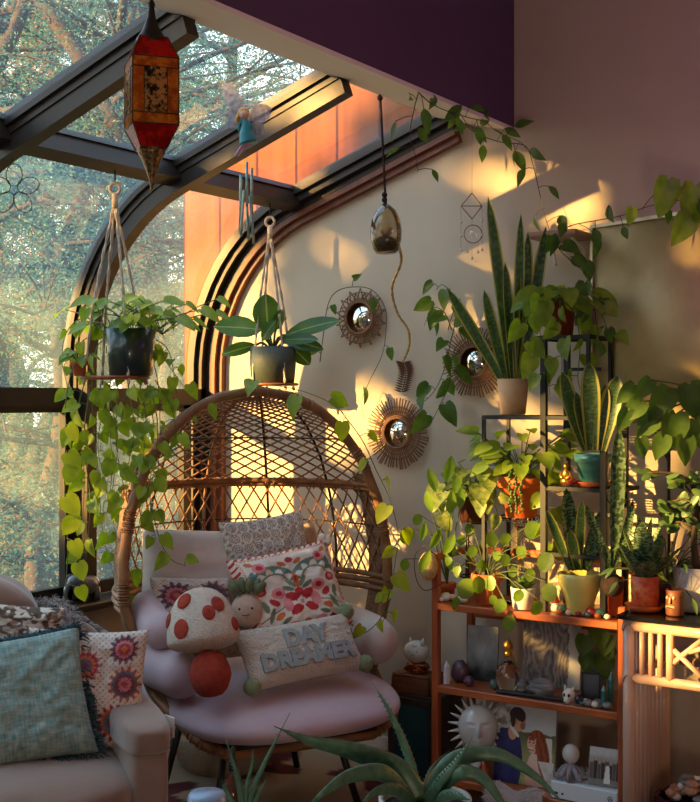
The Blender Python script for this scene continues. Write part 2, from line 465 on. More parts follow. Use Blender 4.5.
for k, (px, t, sc_, pr) in enumerate(((52, 8.6, .8, 0), (190, 11.5, 1.0, 0), (-100, 12, 1.1, 1), (85, 13, 1.2, 0), (165, 16, 1.3, 2), (5, 17, 1.5, 0), (110, 19, 1.6, 1), (210, 20, 1.6, 0), (-60, 21, 1.7, 1), (40, 24, 1.9, 0), (150, 25, 2.0, 0))):
    c = copy_tree(protos[pr]); p = at(px, 397, t); c.location = (p.x, p.y, -.7); c.rotation_euler = (0, 0, k*1.9+.7); c.scale = (sc_,)*3
# unseen trees added on the sunward side; crowns placed to block and dapple sun
SUN = Vector((.70, 1.0, -.33)).normalized()
for (cx, cz, h_, cr, nl, sd) in ((-1.9, 2.8, 8.3, .66, 2200, 97), (-1.62, 2.3, 7.4, .8, 2900, 90), (-2.3, 2.5, 7.5, .5, 1500, 95)):
    p = Vector((cx, 4.2, cz))-SUN*10
    tree((p.x, p.y, -.7), h_, cr, nl, M_fol[1], sd, .13, .69)
# unseen leafy screen, put in to keep low sun off the shelf fronts
hc = Vector((-2.2, 4.0, .63))-SUN*7.8; hx = Vector((1.0, -.7, 0)).normalized(); hy = Vector((.7, 1, 0)).normalized(); HT = hc.z
hr = thing('sun_block_hedge', (hc.x, hc.y, -.7), 'unseen leafy screen added to block the low sun', 'sun_block_hedge')
R_ = random.Random(3); f = MB(); b = MB()
for k in range(9000):
    c = Vector((hc.x, hc.y, 0))+hx*R_.uniform(-2.6, 2.6)+hy*R_.gauss(0, .22); c.z = -.7+(HT+.68)*R_.random()**.6+R_.gauss(0, .03)
    d = Vector((R_.gauss(0, 1), R_.gauss(0, 1), R_.gauss(0, .7))).normalized(); e = d.orthogonal().normalized(); s0 = .08*R_.uniform(.6, 1.3)
    f.face(f.vert(c-d*s0), f.vert(c+e*s0*.5), f.vert(c+d*s0), f.vert(c-e*s0*.5))
b.box((hc.x, hc.y, HT/2-.4), (5.1, .25, HT+.55), Matrix((hx, hy, V(0, 0, 1))).transposed()); b.build('branches', M_bark, hr, smooth=False)
o = f.build('foliage', M_fol[1], hr, smooth=False)
# ------------------------------------------------------------------ sky, sun, lamps
W = bpy.data.worlds.new('evening_sky'); sc.world = W; W.use_nodes = True; nt = W.node_tree; nt.nodes.clear()
o_ = nt.nodes.new('ShaderNodeOutputWorld'); bg = nt.nodes.new('ShaderNodeBackground'); tc = nt.nodes.new('ShaderNodeTexCoord')
sp = nt.nodes.new('ShaderNodeSeparateXYZ'); rp = nt.nodes.new('ShaderNodeValToRGB'); nt.links.new(tc.outputs['Generated'], sp.inputs[0]); nt.links.new(sp.outputs[2], rp.inputs[0])
e = rp.color_ramp.elements; e[0].position = .0; e[0].color = (*srgb(222, 214, 200), 1); e[1].position = .6; e[1].color = (*srgb(160, 190, 214), 1)
bg.inputs[1].default_value = 4.2; nt.links.new(rp.outputs[0], bg.inputs[0]); nt.links.new(bg.outputs[0], o_.inputs[0])
def lamp(name, ty, loc, energy, color, **k):
    L = bpy.data.lights.new(name, ty); L.energy = energy; L.color = color
    for a, b in k.items(): setattr(L, a, b)
    o = bpy.data.objects.new(name, L); COL.objects.link(o); o.location = loc; return o
s_ = lamp('sun', 'SUN', (-6, -4, 6), 25.0, (1, .58, .17), angle=rad(.8)); s_.rotation_euler = SUN.to_track_quat('-Z', 'Y').to_euler()
lamp('purple_lamp', 'POINT', (-.45, 3.3, 2.35), 5, (.66, .14, .95), shadow_soft_size=.12)
lamp('fill_light', 'POINT', (.6, -.3, .55), 50, (1, .80, .62), shadow_soft_size=.2)  # unseen warm fill added behind the camera to brighten soffit and chair
# ------------------------------------------------------------------ camera
cam = bpy.data.cameras.new('camera'); co = bpy.data.objects.new('camera', cam); COL.objects.link(co); sc.camera = co
co.location = EYE; co.rotation_euler = (rad(90), 0, atan2(-FWD.x, FWD.y))
cam.sensor_fit = 'HORIZONTAL'; cam.sensor_width = 36; cam.lens = 36*FPX/700; cam.shift_y = -4/700; cam.clip_start = .05
sc.view_settings.view_transform = 'Standard'; sc.view_settings.look = 'None'; sc.view_settings.gamma = 1; sc.view_settings.use_curve_mapping = False
sc.view_settings.exposure = 0.12
# ------------------------------------------------------------------ soft things: helpers
def rotm(M, deg): return M@Matrix.Rotation(rad(deg), 3, 'Z')
def pillow(mb, c, w, h, th, M, col=None, n=40, pinch=.07, wr=.006, seed=0, bulge=.42, sag=0.0):
    # soft square cushion; M columns = right, up, normal
    c = Vector(c); so = Vector((seed*3.1, seed*1.7, 0))
    def fn(side):
        def g(u, v):
            x = 2*u-1; y = 2*v-1
            X = x*w/2*(1-pinch*(1-y*y)); Y = y*h/2*(1-pinch*(1-x*x))
            z = th/2*(max(0, 1-x**4)*max(0, 1-y**4))**bulge
            q = Vector((x*1.7, y*1.7, side*2))+so
            z += wr*mnoise.noise(q*1.6)*(1-max(abs(x), abs(y))**6)*2+wr*mnoise.noise(q*4)
            if max(abs(x), abs(y)) > .999: z = 0
            p = c+M@Vector((X, Y-sag*(1-y)*.5*(x*x-.3), side*z))
            return (p, (u, v), col(x, y, side) if col else None)
        return g
    mb.grid(fn(1), n, n); mb.grid(fn(-1), n, n, flip=True)
def pillow_z(x, y, th, bulge=.42): return th/2*(max(0, 1-x**4)*max(0, 1-y**4))**bulge
def text_mesh(txt, size, bold=.0, res=3):
    cu = bpy.data.curves.new('lettering', 'FONT'); cu.body = txt; cu.size = size; cu.align_x = 'CENTER'; cu.align_y = 'CENTER'; cu.offset = bold; cu.resolution_u = res; cu.fill_mode = 'FRONT'
    o = bpy.data.objects.new('lettering', cu); COL.objects.link(o)
    dg = bpy.context.evaluated_depsgraph_get(); dg.update(); me = bpy.data.meshes.new_from_object(o.evaluated_get(dg))
    bpy.data.objects.remove(o); bpy.data.curves.remove(cu)
    vs = [v.co.copy() for v in me.vertices]; fs = [tuple(p.vertices) for p in me.polygons]; bpy.data.meshes.remove(me)
    return vs, fs

# ------------------------------------------------------------------ rattan egg chair
CC = at(268, 397, 4.36); CC.z = 0
cf = Vector((.880, -.475, 0)).normalized(); cs = Vector((-cf.y, cf.x, 0))
if cs.dot(RGT) < 0: cs = -cs
M_rattan = mat('rattan', srgb(156, 106, 64), srgb(116, 74, 44), scale=14, rough=.55, bump=.3, bscale=90)
M_rattan_d = mat('rattan_weave', srgb(150, 110, 74), srgb(92, 62, 42), scale=60, rough=.65, bump=.8, bscale=120, stretch=(1, 1, 3))
M_rod = mat('black_rod', srgb(20, 18, 17), rough=.5)
M_mauve = mat('mauve_canvas', srgb(196, 172, 178), srgb(186, 160, 168), scale=8, rough=.9, bump=.15, bscale=160, sheen=.3)
M_cushion = mat('white_canvas', srgb(214, 200, 192), srgb(204, 188, 180), scale=6, rough=.9, bump=.15, bscale=160, sheen=.3)
RZ = [(.28, .27), (.33, .37), (.45, .425), (.60, .475), (.775, .525), (.92, .525), (1.10, .495), (1.26, .43), (1.38, .34), (1.45, .255), (1.495, .165), (1.515, .09), (1.522, .012)]
def RX(z):
    if z <= RZ[0][0]: return RZ[0][1]
    for (a, b), (c, d) in zip(RZ, RZ[1:]):
        if z <= c:
            t = (z-a)/(c-a); return b+(d-b)*(t if a < 1.3 else t)
    return RZ[-1][1]
def shell(a, z, off=0.0):
    # a: 0 = left rim, pi/2 = back, pi = right rim (as seen from the front)
    r = RX(z)+off; ry = r*1.14; q = smooth(.50, .30, z)*cos(a)**2
    lean = -.10*(z-.3)/1.2
    return CC+cs*(-cos(a)*r)+cf*(-sin(a)*ry+lean+.30*q)+Vector((0, 0, z+.035*q))
chair = thing('egg_chair', (CC.x, CC.y, 0), 'large rattan egg chair with open lattice dome standing in the bay corner', 'chair')
zz = [.28+i*(1.522-.28)/60 for i in range(61)]
def lattice(mb, z0, z1, n, slope, r=.0032, step=.03):
    for sg in (1, -1):
        for k in range(-n//2, n+n//2+1):
            a = pi*k/n; z = z0; pts = []
            while z <= z1:
                if 0.01 <= a <= pi-.01: pts.append(shell(a, z))
                elif pts: break
                dz = step*.5; rr = (RX(z+.001)+RX(z))/2; dr = (RX(z+dz)-rr); ds = sqrt(dz*dz+dr*dr)
                a += sg*ds/slope/max(.05, rr*1.05); z += dz
            if len(pts) > 2: mb.tube(pts, r, 5, cap=False)
b = MB(); lattice(b, 1.155, 1.50, 19, .55, .0038); b.build('dome_lattice', M_rattan, chair)
b = MB(); lattice(b, .80, 1.155, 27, 1.7, .0036); b.build('side_lattice', M_rattan, chair)
b = MB()                                               # close weave of the bowl and along the rim
def dense(a0, a1, z0, z1, na, nz, off=.004):
    b.grid(lambda u, v: (shell(lerp(a0, a1, u), lerp(z0, z1, v), off+.003*sin(u*na*pi*.5)*sin(v*nz*pi*.5)), (u, v)), na, nz)
dense(0.0, pi, .29, .62, 70, 14)
dense(0.0, .30, .62, 1.20, 8, 34); dense(pi-.22, pi, .62, 1.2, 6, 34)
b.build('woven_bowl', M_rattan_d, chair)
b = MB()
for z, w in ((1.158, .011), (1.14, .009), (.80, .011), (.775, .012), (.75, .012), (.64, .012)):
    b.tube([shell(pi*i/40, z, .004) for i in range(41)], w, 7)
for i in range(46): # cane wrapping on the belt
    a = pi*(i+.5)/46
    if i % 3 != 2: b.tube([shell(a, 1.148, .006)+Vector((0, 0, .022*sin(t)))+(shell(a, 1.148)-CC-V(0, 0, 1.148)).normalized()*.014*cos(t) for t in [2*pi*q/8 for q in range(8)]], .003, 4, closed=True)
b.build('belt', M_rattan, chair)
for a in (.52, 1.05, pi/2, 2.09, 2.62):
    b = MB(); b.tube([shell(a, z, .004) for z in zz[5:]], .0055, 6); b.build('rib', M_rattan if a == pi/2 else M_rod, chair)
b = MB()
for z in (.995, 1.335): b.tube([shell(pi*i/40, z, .002) for i in range(41)], .0035, 5)
b.build('ring', M_rod, chair)
rimpts = [shell(0, z) for z in zz]+[shell(pi, z) for z in zz[::-1]]
rimpts = [rimpts[-1].lerp(rimpts[0], t) for t in ()]+rimpts
b = MB(); b.tube(rimpts, .019, 9, closed=True)
for k in range(0, len(rimpts)-1, 1):      # cane binding in groups
    if (k//4) % 3 == 0:
        for h in (.2, .6):
            p = rimpts[k].lerp(rimpts[k+1], h); d = (rimpts[k+1]-rimpts[k]).normalized(); a_ = d.orthogonal().normalized(); c_ = d.cross(a_)
            b.tube([p+(a_*cos(t)+c_*sin(t))*.0205 for t in [2*pi*q/8 for q in range(8)]], .0035, 4, closed=True)
b.build('rim', M_rattan, chair)
b = MB(); b.tube([shell(pi*i/30, .30, -.03) for i in range(31)], .014, 7, closed=True); b.build('base_ring', M_rod, chair)
for (su, fv) in ((-.20, .12), (.22, .12), (-.2, -.30), (.22, -.30)):
    b = MB(); p = CC+cs*su+cf*(fv-.03)+V(0, 0, .31); q = CC+cs*su*1.35+cf*(fv*1.25)+V(0, 0, .0)
    b.tube([p, q], .013, 8); b.build('leg', M_rod, chair)
# seat cushion
sc_ = thing('seat_cushion', tuple(CC+V(0, 0, .33)), 'thick mauve seat cushion filling the egg chair', 'cushion')
b = MB()
def seat(u, v):
    a = 2*pi*u; t = pi*v
    ca, sa = cos(a), sin(a)
    e = .55
    rx, ry = .425, .44
    k = (abs(ca)**3.4+abs(sa)**3.4)**(-1/3.4)
    rr = sin(t)**.45 if 0 < v < 1 else 0
    zc = .425+.075*(-cos(t))*(1 if abs(cos(t)) < .99 else 1)
    x = ca*k*rx*rr; y = sa*k*ry*rr
    if y > 0: zc -= .03*(y/ry)**2
    z = zc+.006*mnoise.noise(Vector((x*6, y*6, v)))
    return CC+cs*x+cf*(y-.01)+Vector((0, 0, z))
b.grid(seat, 64, 26, closeu=True, flip=False); b.build('pad', M_mauve, sc_)
# bolsters round the seat
for (pts, r, nm, lb) in ((((-.43, .08, .70), (-.42, -.08, .72), (-.38, -.22, .735)), .062, 'bolster_cushion', 'smaller mauve bolster stacked above the left bolster of the egg chair'),
                     (((-.385, .16, .56), (-.42, .0, .575), (-.40, -.20, .60)), .078, 'bolster_cushion', 'lower mauve bolster cushion at the left side of the egg chair'),
                     (((.37, .14, .60), (.41, .0, .60), (.38, -.20, .62)), .085, 'bolster_cushion', 'mauve bolster cushion at the right side of the egg chair')):
    b = MB(); P = bez([CC+cs*x+cf*y+V(0, 0, z) for x, y, z in pts], 10)
    m = len(P)
    d0 = (P[0]-P[1]).normalized(); d1 = (P[-1]-P[-2]).normalized()
    P = [P[0]+d0*r*.75, P[0]+d0*r*.6, P[0]+d0*r*.3]+P+[P[-1]+d1*r*.3, P[-1]+d1*r*.6, P[-1]+d1*r*.75]
    R_ = [.1*r, .6*r, .9*r]+[r]*m+[.9*r, .6*r, .1*r]
    b.tube(P, R_, 20); o = b.build(nm, M_cushion if 'right' in lb else M_mauve); tag(o, lb, 'cushion')
cushM = lambda tilt=18, yaw=0, roll=0: rotm(frame_to(Quaternion(V(0, 0, 1), rad(yaw))@(cf*cos(rad(tilt))+V(0, 0, sin(rad(tilt))))), roll)
b = MB(); pillow(b, at(214, 574, 4.56), .56, .34, .20, cushM(14, -12, -3), n=30, seed=1, pinch=.04)
tag(b.build('back_cushion', M_cushion), 'plain white back cushion against the left inside of the egg chair', 'cushion')
b = MB(); pillow(b, at(292, 570, 4.70), .34, .34, .12, cushM(12, 22, 4), n=24, seed=7)
tag(b.build('throw_pillow', mat('tan_velvet', srgb(190, 150, 110), srgb(172, 132, 96), scale=6, rough=.9, sheen=.4)), 'plain tan cushion mostly hidden behind the scroll patterned pillow', 'pillow')
# pattern painters -------------------------------------------------
def ell(x, y, cx, cy, rx, ry, rot=0):
    c, s = cos(rad(rot)), sin(rad(rot)); dx, dy = x-cx, y-cy; a = dx*c+dy*s; b = -dx*s+dy*c
    return (a/rx)**2+(b/ry)**2 < 1
def scroll(x, y, side):
    gx, gy = x*4.2, y*4.2; ix, iy = math.floor(gx), math.floor(gy); fx, fy = gx-ix-.5, gy-iy-.5
    r = sqrt(fx*fx+fy*fy); a = atan2(fy, fx)*(1 if (ix+iy) % 2 else -1)
    w = (r*5-a/pi*.5) % 1.0
    k = w < .38 and r < .52
    if .46 < r < .58: k = True
    return srgb(226, 216, 202) if k else srgb(150, 140, 132)
M_attr = mat('printed_cotton', (1, 1, 1), attr=True, rough=.9, bump=.2, bscale=240)
M_boucle = mat('boucle', (1, 1, 1), attr=True, rough=1, bump=1.0, bscale=150, bdist=.012, sheen=.4)
b = MB(); pillow(b, at(270, 562, 4.56), .36, .36, .11, cushM(16, 4, 5), col=scroll, n=90, seed=2)
tag(b.build('throw_pillow', M_attr), 'grey pillow with white scroll pattern behind the embroidered pillow', 'pillow')
def embro(x, y, side):
    base = srgb(228, 214, 200); red = srgb(186, 44, 48); pink = srgb(224, 138, 140); gr = srgb(112, 128, 98); dk = srgb(70, 62, 58); ora = srgb(206, 112, 60); teal = srgb(96, 132, 130)
    if max(abs(x), abs(y)) > .93: return red if (int((x-y)*16) % 2) else base
    if max(abs(x), abs(y)) > .88: return ora if (int((x+y)*30) % 2) else base
    X = abs(x); c = base
    L = [(.0, -.05, .10, .10, 0, red), (.16, -.12, .15, .10, 30, red), (.16, -.42, .15, .1, -30, red), (.30, -.27, .09, .16, 0, pink), (.0, -.27, .10, .10, 45, base), (.0, -.27, .05, .05, 45, pink),
         (.0, .22, .06, .18, 0, ora), (.0, .25, .03, .10, 0, red), (.12, .18, .05, .13, -35, gr), (.2, .08, .05, .12, -60, gr),
         (.42, .02, .15, .13, 0, pink), (.42, .02, .07, .06, 0, red), (.56, -.16, .12, .07, 40, red), (.50, -.48, .1, .07, -30, ora), (.66, -.42, .05, .16, 20, gr), (.75, -.2, .05, .15, -12, gr),
         (.74, .14, .10, .10, 0, red), (.74, .14, .05, .05, 0, pink), (.62, .66, .12, .12, 0, pink), (.62, .66, .06, .06, 0, red), (.8, .5, .05, .12, 20, teal), (.76, .78, .07, .05, 40, ora),
         (.16, .66, .10, .05, 30, ora), (.0, .72, .07, .07, 0, red), (.28, -.74, .13, .08, 10, pink), (.55, -.76, .10, .08, 0, red), (.0, -.74, .08, .08, 0, ora), (.8, -.7, .06, .12, 10, gr), (.4, -.6, .05, .1, 60, gr)]
    for r0, cc in ((.46, gr), (.40, base), (.36, teal), (.31, base)):
        break
    d = sqrt((X-.42)**2+(y-.16)**2); th = atan2(y-.16, X-.42)
    if .26 < d < .50 and th > .25 and d > .30+.14*abs(sin(th*5.5)): c = gr if int(th*3.5) % 2 else teal
    if abs(d-.30) < .02 and th > .25: c = gr
    for e in L:
        if ell(X, y, *e[:5]): c = e[5]
    if c is base and y < .7 and abs((X-.5)*.4+(y+.35)) < .012 and X > .2: c = dk
    return c
b = MB(); pillow(b, at(291, 594, 4.34), .43, .34, .12, cushM(24, 6, 7), col=embro, n=120, seed=3)
ep = b.build('embroidered_pillow', M_attr); tag(ep, 'white pillow with red and green floral embroidery in the egg chair', 'pillow')
b = MB(); Mm = cushM(24, 6, 7); c0 = at(291, 594, 4.34)
for k in range(7): b.ball(c0+Mm@V(.212+.01*cos(k*2.1), .165+.012*sin(k*1.7), .01*cos(k)), .016, 8, 6)
b.build('tassel', mat('cream_yarn', srgb(226, 208, 190), rough=1), ep)
def crochet(x, y, side, cells=((-.45, .3, .5), (.5, .35, .48), (.05, -.5, .5))):
    base = srgb(206, 190, 178); c = base
    h = sin(x*62)*sin(y*62)
    if h > .55: c = srgb(150, 132, 124)
    pal = [srgb(196, 96, 60), srgb(150, 52, 60), srgb(186, 110, 112), srgb(120, 46, 62), srgb(90, 96, 110)]
    for k, (cx, cy, R) in enumerate(cells):
        d = sqrt((x-cx)**2+(y-cy)**2); a = atan2(y-cy, x-cx)
        if d < R*(.86+.14*cos(a*14)):
            q = int(d/R*5.2+.25*cos(a*14)); c = pal[(q+k) % 5]
            if abs(((a*14/2/pi) % 1)-.5) > .42 and d > .2*R: c = tuple(v*.6 for v in c)
    return c
b = MB(); pillow(b, at(192, 610, 4.34), .30, .25, .10, cushM(30, -6, -4), col=crochet, n=90, seed=4)
tag(b.build('crochet_pillow', M_attr), 'crochet pillow of red and grey flower rounds behind the mushroom plush', 'pillow')
# lettered pillow
LW, LH, LT = .455, .215, .11
lM = cushM(34, 0, 4); lc = at(300, 651, 4.16)
b = MB(); pillow(b, lc, LW, LH, LT, lM, col=lambda x, y, s: srgb(212, 196, 178), n=70, seed=5, wr=.004)
lp = b.build('lettered_pillow', M_boucle); tag(lp, 'nubbly cream pillow lettered DAY DREAMER in the egg chair', 'pillow')
b = MB()
for txt, size, yo, xo in (('DAY', .092, .030, .01), ('DREAMER', .084, -.042, .0)):
    vs, fs = text_mesh(txt, size, .0046)
    xs = [v.x for v in vs]; k = (.17 if txt == 'DAY' else .36)/(max(xs)-min(xs))
    # subdivide onto the cushion surface
    base = len(b.v)
    ids = []
    for v in vs:
        x, y = v.x*k+xo, v.y*(.92)+yo
        z = pillow_z(x/(LW/2), y/(LH/2), LT)+.008
        ids.append(b.vert(lc+lM@V(x, y, z), None))
    for f in fs: b.face(*[ids[i] for i in f])
    n0 = len(vs)
    from collections import Counter
    cnt = Counter()
    for f in fs:
        for i in range(len(f)): cnt[tuple(sorted((f[i], f[(i+1) % len(f)])))] += 1
    for (i, j), c in cnt.items():
        if c == 1:
            b.face(ids[i], ids[j], b.vert(Vector(b.v[ids[j]])-lM@V(0, 0, .012)), b.vert(Vector(b.v[ids[i]])-lM@V(0, 0, .012)))
b.build('lettering', mat('blue_yarn', srgb(160, 164, 162), srgb(144, 150, 150), scale=90, rough=1, bump=.8, bscale=300), lp, smooth=False)
def fuzz(d, s=9, k=.12): return 1+k*mnoise.noise(d*s)
for (x, y) in ((LW/2-.01, LH/2-.0), (LW/2-.005, -LH/2+.015), (-LW/2+.01, -LH/2+.01)):
    b = MB(); b.ball(lc+lM@V(x, y, .012), .030, 16, 12, fn=lambda d: fuzz(d, 7, .18)); b.build('pompom', mat('green_yarn', srgb(146, 152, 112), srgb(122, 130, 92), scale=120, rough=1, bump=1, bscale=220), lp)
# mushroom plush
mc = at(205, 652, 3.98); mroot = thing('mushroom_plush', tuple(mc-V(0, 0, .13)), 'knitted mushroom plush with white cap, red spots and red stem', 'plush toy')
mM = frame_to(V(*(CC*0))+(-FWD*.95+V(0, 0, .30)), V(0, 0, 1)); mM = rotm(mM, 8)
wool = lambda d: 1
b = MB()
capM = mM
def capf(d): return 1
def cap_pt(u, v):
    a = 2*pi*u; t = v*pi
    r = .122*sin(t)**.85; z = .012+(.172*cos(t) if cos(t) > 0 else .04*cos(t))
    return mc+capM@V(r*cos(a), z+.03, r*sin(a)*.85)
b.grid(cap_pt, 36, 20, closeu=True); b.build('cap', mat('white_boucle', srgb(222, 204, 188), srgb(206, 186, 170), scale=60, rough=1, bump=1, bscale=190, bdist=.01), mroot)
M_redwool = mat('red_wool', srgb(168, 62, 40), srgb(144, 46, 32), scale=60, rough=1, bump=.7, bscale=200)
for (u, v, r) in ((.335, .24, .026), (.20, .36, .022), (.335, .44, .028), (.14, .30, .024), (.06, .44, .02), (.45, .36, .022)):
    b = MB(); c = cap_pt(u, v); cu = cap_pt(u+.01, v)-cap_pt(u-.01, v); cv = cap_pt(u, v+.01)-cap_pt(u, v-.01)
    cu.normalize(); cv = (cv-cu*cv.dot(cu)).normalized(); nn = cu.cross(cv)
    if nn.dot(c-(mc+capM@V(0, .04, 0))) < 0: nn = -nn
    b.ball(c, (r, r*1.2, .007), 16, 8, M=Matrix((cu, cv, nn)).transposed()); b.build('spot', M_redwool, mroot)
b = MB(); 
b.ball(mc+mM@V(.012, -.062, .02), (.068, .078, .058), 22, 14, M=mM, fn=lambda d: (1-.16*d.y)*(1+.02*sin(d.y*40))); b.build('stem', M_redwool, mroot)
# succulent plush
pc = at(247, 612, 4.20); pr = thing('succulent_plush', tuple(pc-V(0, 0, .07)), 'smiling beige flowerpot plush with green felt succulent leaves', 'plush toy')
pM = rotm(frame_to(-FWD+V(0, 0, .25)), 4)
b = MB(); b.ball(pc, (.058, .066, .05), 22, 14, M=pM, fn=lambda d: 1-.12*max(0, -d.y)); b.build('pot', mat('beige_plush', srgb(196, 166, 146), srgb(184, 152, 132), scale=70, rough=1, bump=.5, bscale=260), pr)
b = MB()
for k in range(17):
    a = k*2.4; rr = .046*sqrt((k+.5)/17); el = 1-(k/17)*.75
    d = V(cos(a)*(1-el*.8), .3+el, sin(a)*(1-el*.8)).normalized(); c = pc+pM@(V(cos(a)*rr, .058+.02*el, sin(a)*rr*.8)+d*.018)
    b.ball(c, (.013, .010, .028), 8, 7, M=pM@frame_to(d, V(.1, .2, .9)))
b.build('succulent_leaves', mat('green_plush', srgb(120, 126, 92), srgb(96, 104, 76), scale=40, rough=1, bump=.4, bscale=200), pr)
b = MB()
fz = lambda x, y: .05*sqrt(max(0, 1-(x/.058)**2-(y/.066)**2))+.0015
for x in (-.022, .022): b.ball(pc+pM@V(x, .008, fz(x, .008)), .0042, 8, 6)
b.tube([pc+pM@V(x, -.016+18*x*x, fz(x, -.016+18*x*x)) for x in [-.014+.028*i/8 for i in range(9)]], .0014, 5)
b.build('face', mat('black_thread', srgb(26, 20, 20), rough=.7), pr)
for x in (-.03, .045):
    b = MB(); b.ball(pc+pM@V(x, -.07, .02), (.016, .012, .018), 10, 7, M=pM); b.build('foot', mat('brown_plush', srgb(122, 82, 60), rough=1), pr)
# pale ottoman / basket standing on the carpet behind the chair
bp = onZ(228, 756, .0); bp = at(225, 760, 4.85); bp.z = 0
b = MB(); b.lathe([(.15, 0), (.19, .05), (.21, .11), (.205, .15), (.19, .155), (.17, .13), (.10, .11), (.0, .105)], bp, 36)
tag(b.build('floor_basket', mat('pale_weave', srgb(170, 150, 128), srgb(140, 120, 100), scale=50, rough=.9, bump=.6, bscale=120, stretch=(1, 1, 5))), 'low pale woven basket on the carpet under the egg chair', 'basket')
# ------------------------------------------------------------------ sofa at the left and what lies on it
sf = Vector((.835, -.55, 0)).normalized(); ss = Vector((-sf.y, sf.x, 0)); ss = ss if ss.dot(RGT) > 0 else -ss
SO = at(174, 397, 3.22); SO.z = 0; SO = SO-sf*.42
SM = Matrix((ss, sf, V(0, 0, 1))).transposed()
def S(u, v, z): return SO+SM@V(u, v, z)
M_sofa = mat('taupe_velour', srgb(148, 120, 104), srgb(130, 104, 90), scale=5, rough=.95, bump=.25, bscale=120, sheen=.5)
sofa = thing('sofa', (SO.x, SO.y, 0), 'taupe upholstered sofa with a padded arm at the left edge', 'sofa')
def soft(mb, u0, u1, v0, v1, z0, z1, r=.06, n=18, seed=0, wr=.006, e=5):
    # softly rounded block
    def fn(a, b):
        th = 2*pi*a; ph = pi*(b-.5)
        c = lambda w: math.copysign(abs(w)**(2/e), w)
        x = c(cos(ph))*c(cos(th)); y = c(cos(ph))*c(sin(th)); z = c(sin(ph))
        q = V(x, y, z)*2+V(seed, 0, 0)
        k = 1+wr*4*mnoise.noise(q)
        return S((u0+u1)/2+x*(u1-u0)/2*k, (v0+v1)/2+y*(v1-v0)/2*k, (z0+z1)/2+z*(z1-z0)/2*k)
    mb.grid(fn, n*3, n*2, closeu=True)
b = MB(); soft(b, -1.0, -.02, -.42, .36, .03, .34, e=9); b.build('base', M_sofa, sofa)
b = MB(); soft(b, -.115, 0.0, -.42, .40, .02, .60, e=9, seed=2, wr=.004); b.build('arm', M_sofa, sofa)
b = MB(); soft(b, -.13, .012, -.40, .425, .53, .63, e=4.5, seed=3, wr=.008); b.build('arm_pad', M_sofa, sofa)
b = MB(); soft(b, -.98, -.075, -.22, .50, .30, .525, e=4.2, seed=4, wr=.012); b.build('seat_cushion', M_sofa, sofa)
b = MB(); soft(b, -1.0, -.02, -.50, -.28, .05, .80, e=5, seed=5, wr=.01); b.build('back', M_sofa, sofa)
b = MB(); soft(b, -.98, -.25, -.40, -.16, .53, .965, e=3.4, seed=8, wr=.015); b.build('back_cushion', M_sofa, sofa)
b = MB(); p = S(.018, .30, .585); b.box(p, (.045, .004, .055), SM@Matrix.Rotation(rad(70), 3, 'Z')); tag(b.build('care_tag', mat('white_label', srgb(224, 214, 210), rough=.8), sofa, smooth=False), 'white sewn care tag')
sM = lambda tilt=20, yaw=0, roll=0: rotm(frame_to(Quaternion(V(0, 0, 1), rad(yaw))@(sf*cos(rad(tilt))+V(0, 0, sin(rad(tilt))))), roll)
# crochet pillow
b = MB(); pillow(b, at(86, 689, 3.42), .34, .34, .12, sM(14, -8, -4), n=110, seed=11, col=lambda x, y, s: crochet(x, y, s, ((.60, .68, .27), (.66, .08, .31), (.5, -.58, .33), (-.05, .4, .3), (-.1, -.3, .3), (-.65, .0, .3), (-.6, .65, .3))))
tag(b.build('crochet_pillow', M_attr), 'white crochet pillow with dark flower rounds in the sofa corner', 'pillow')
# teal fringed pillow
def tealc(x, y, s):
    w = mnoise.noise(V(x*70, y*7, 1))*.5+mnoise.noise(V(x*8, y*70, 5))*.5; k = .5+w*.9
    k = max(0, min(1, k)); a = srgb(62, 112, 112); c = srgb(164, 172, 158); return tuple(lerp(p, q, k) for p, q in zip(a, c))
tc_ = at(10, 702, 3.27); tM = sM(26, -2, 5); TW, TH = .43, .355
b = MB(); pillow(b, tc_, TW, TH, .15, tM, col=tealc, n=110, seed=12)
tp_ = b.build('fringed_pillow', M_attr); tag(tp_, 'teal woven pillow with dark fringe leaning on the sofa back', 'pillow')
b = MB(); R_ = random.Random(5)
for k in range(420):
    side = k % 3; t = R_.uniform(-1, 1)
    if side == 0: p = V(TW/2*(1-.07*(1-t*t)), t*TH/2, 0); d = V(1, R_.gauss(-.3, .25), R_.gauss(0, .35))
    elif side == 1: p = V(t*TW/2, TH/2*(1-.07*(1-t*t)), 0); d = V(R_.gauss(.5, .4), 1, R_.gauss(.5, .4))
    else: p = V(t*TW/2, -TH/2*(1-.07*(1-t*t)), 0); d = V(R_.gauss(.3, .3), -.5, R_.gauss(.6, .3))
    d.normalize(); L = R_.uniform(.02, .034)
    b.tube([tc_+tM@p, tc_+tM@(p+d*L*.5), tc_+tM@(p+d*L+V(0, -.008, 0))], [.0024, .002, .001], 4)
P = [tc_+tM@V(t*TW/2, TH/2*(1-.07*(1-t*t)), .004) for t in [-1+2*i/60 for i in range(61)]]
for q in (0, 2.1, 4.2): b.tube([p+tM@V(0, cos(i*.8+q), sin(i*.8+q))*.007 for i, p in enumerate(P)], .007, 6)
b.build('fringe', mat('fringe_yarn', srgb(56, 84, 92), srgb(34, 50, 58), scale=60, rough=1), tp_)
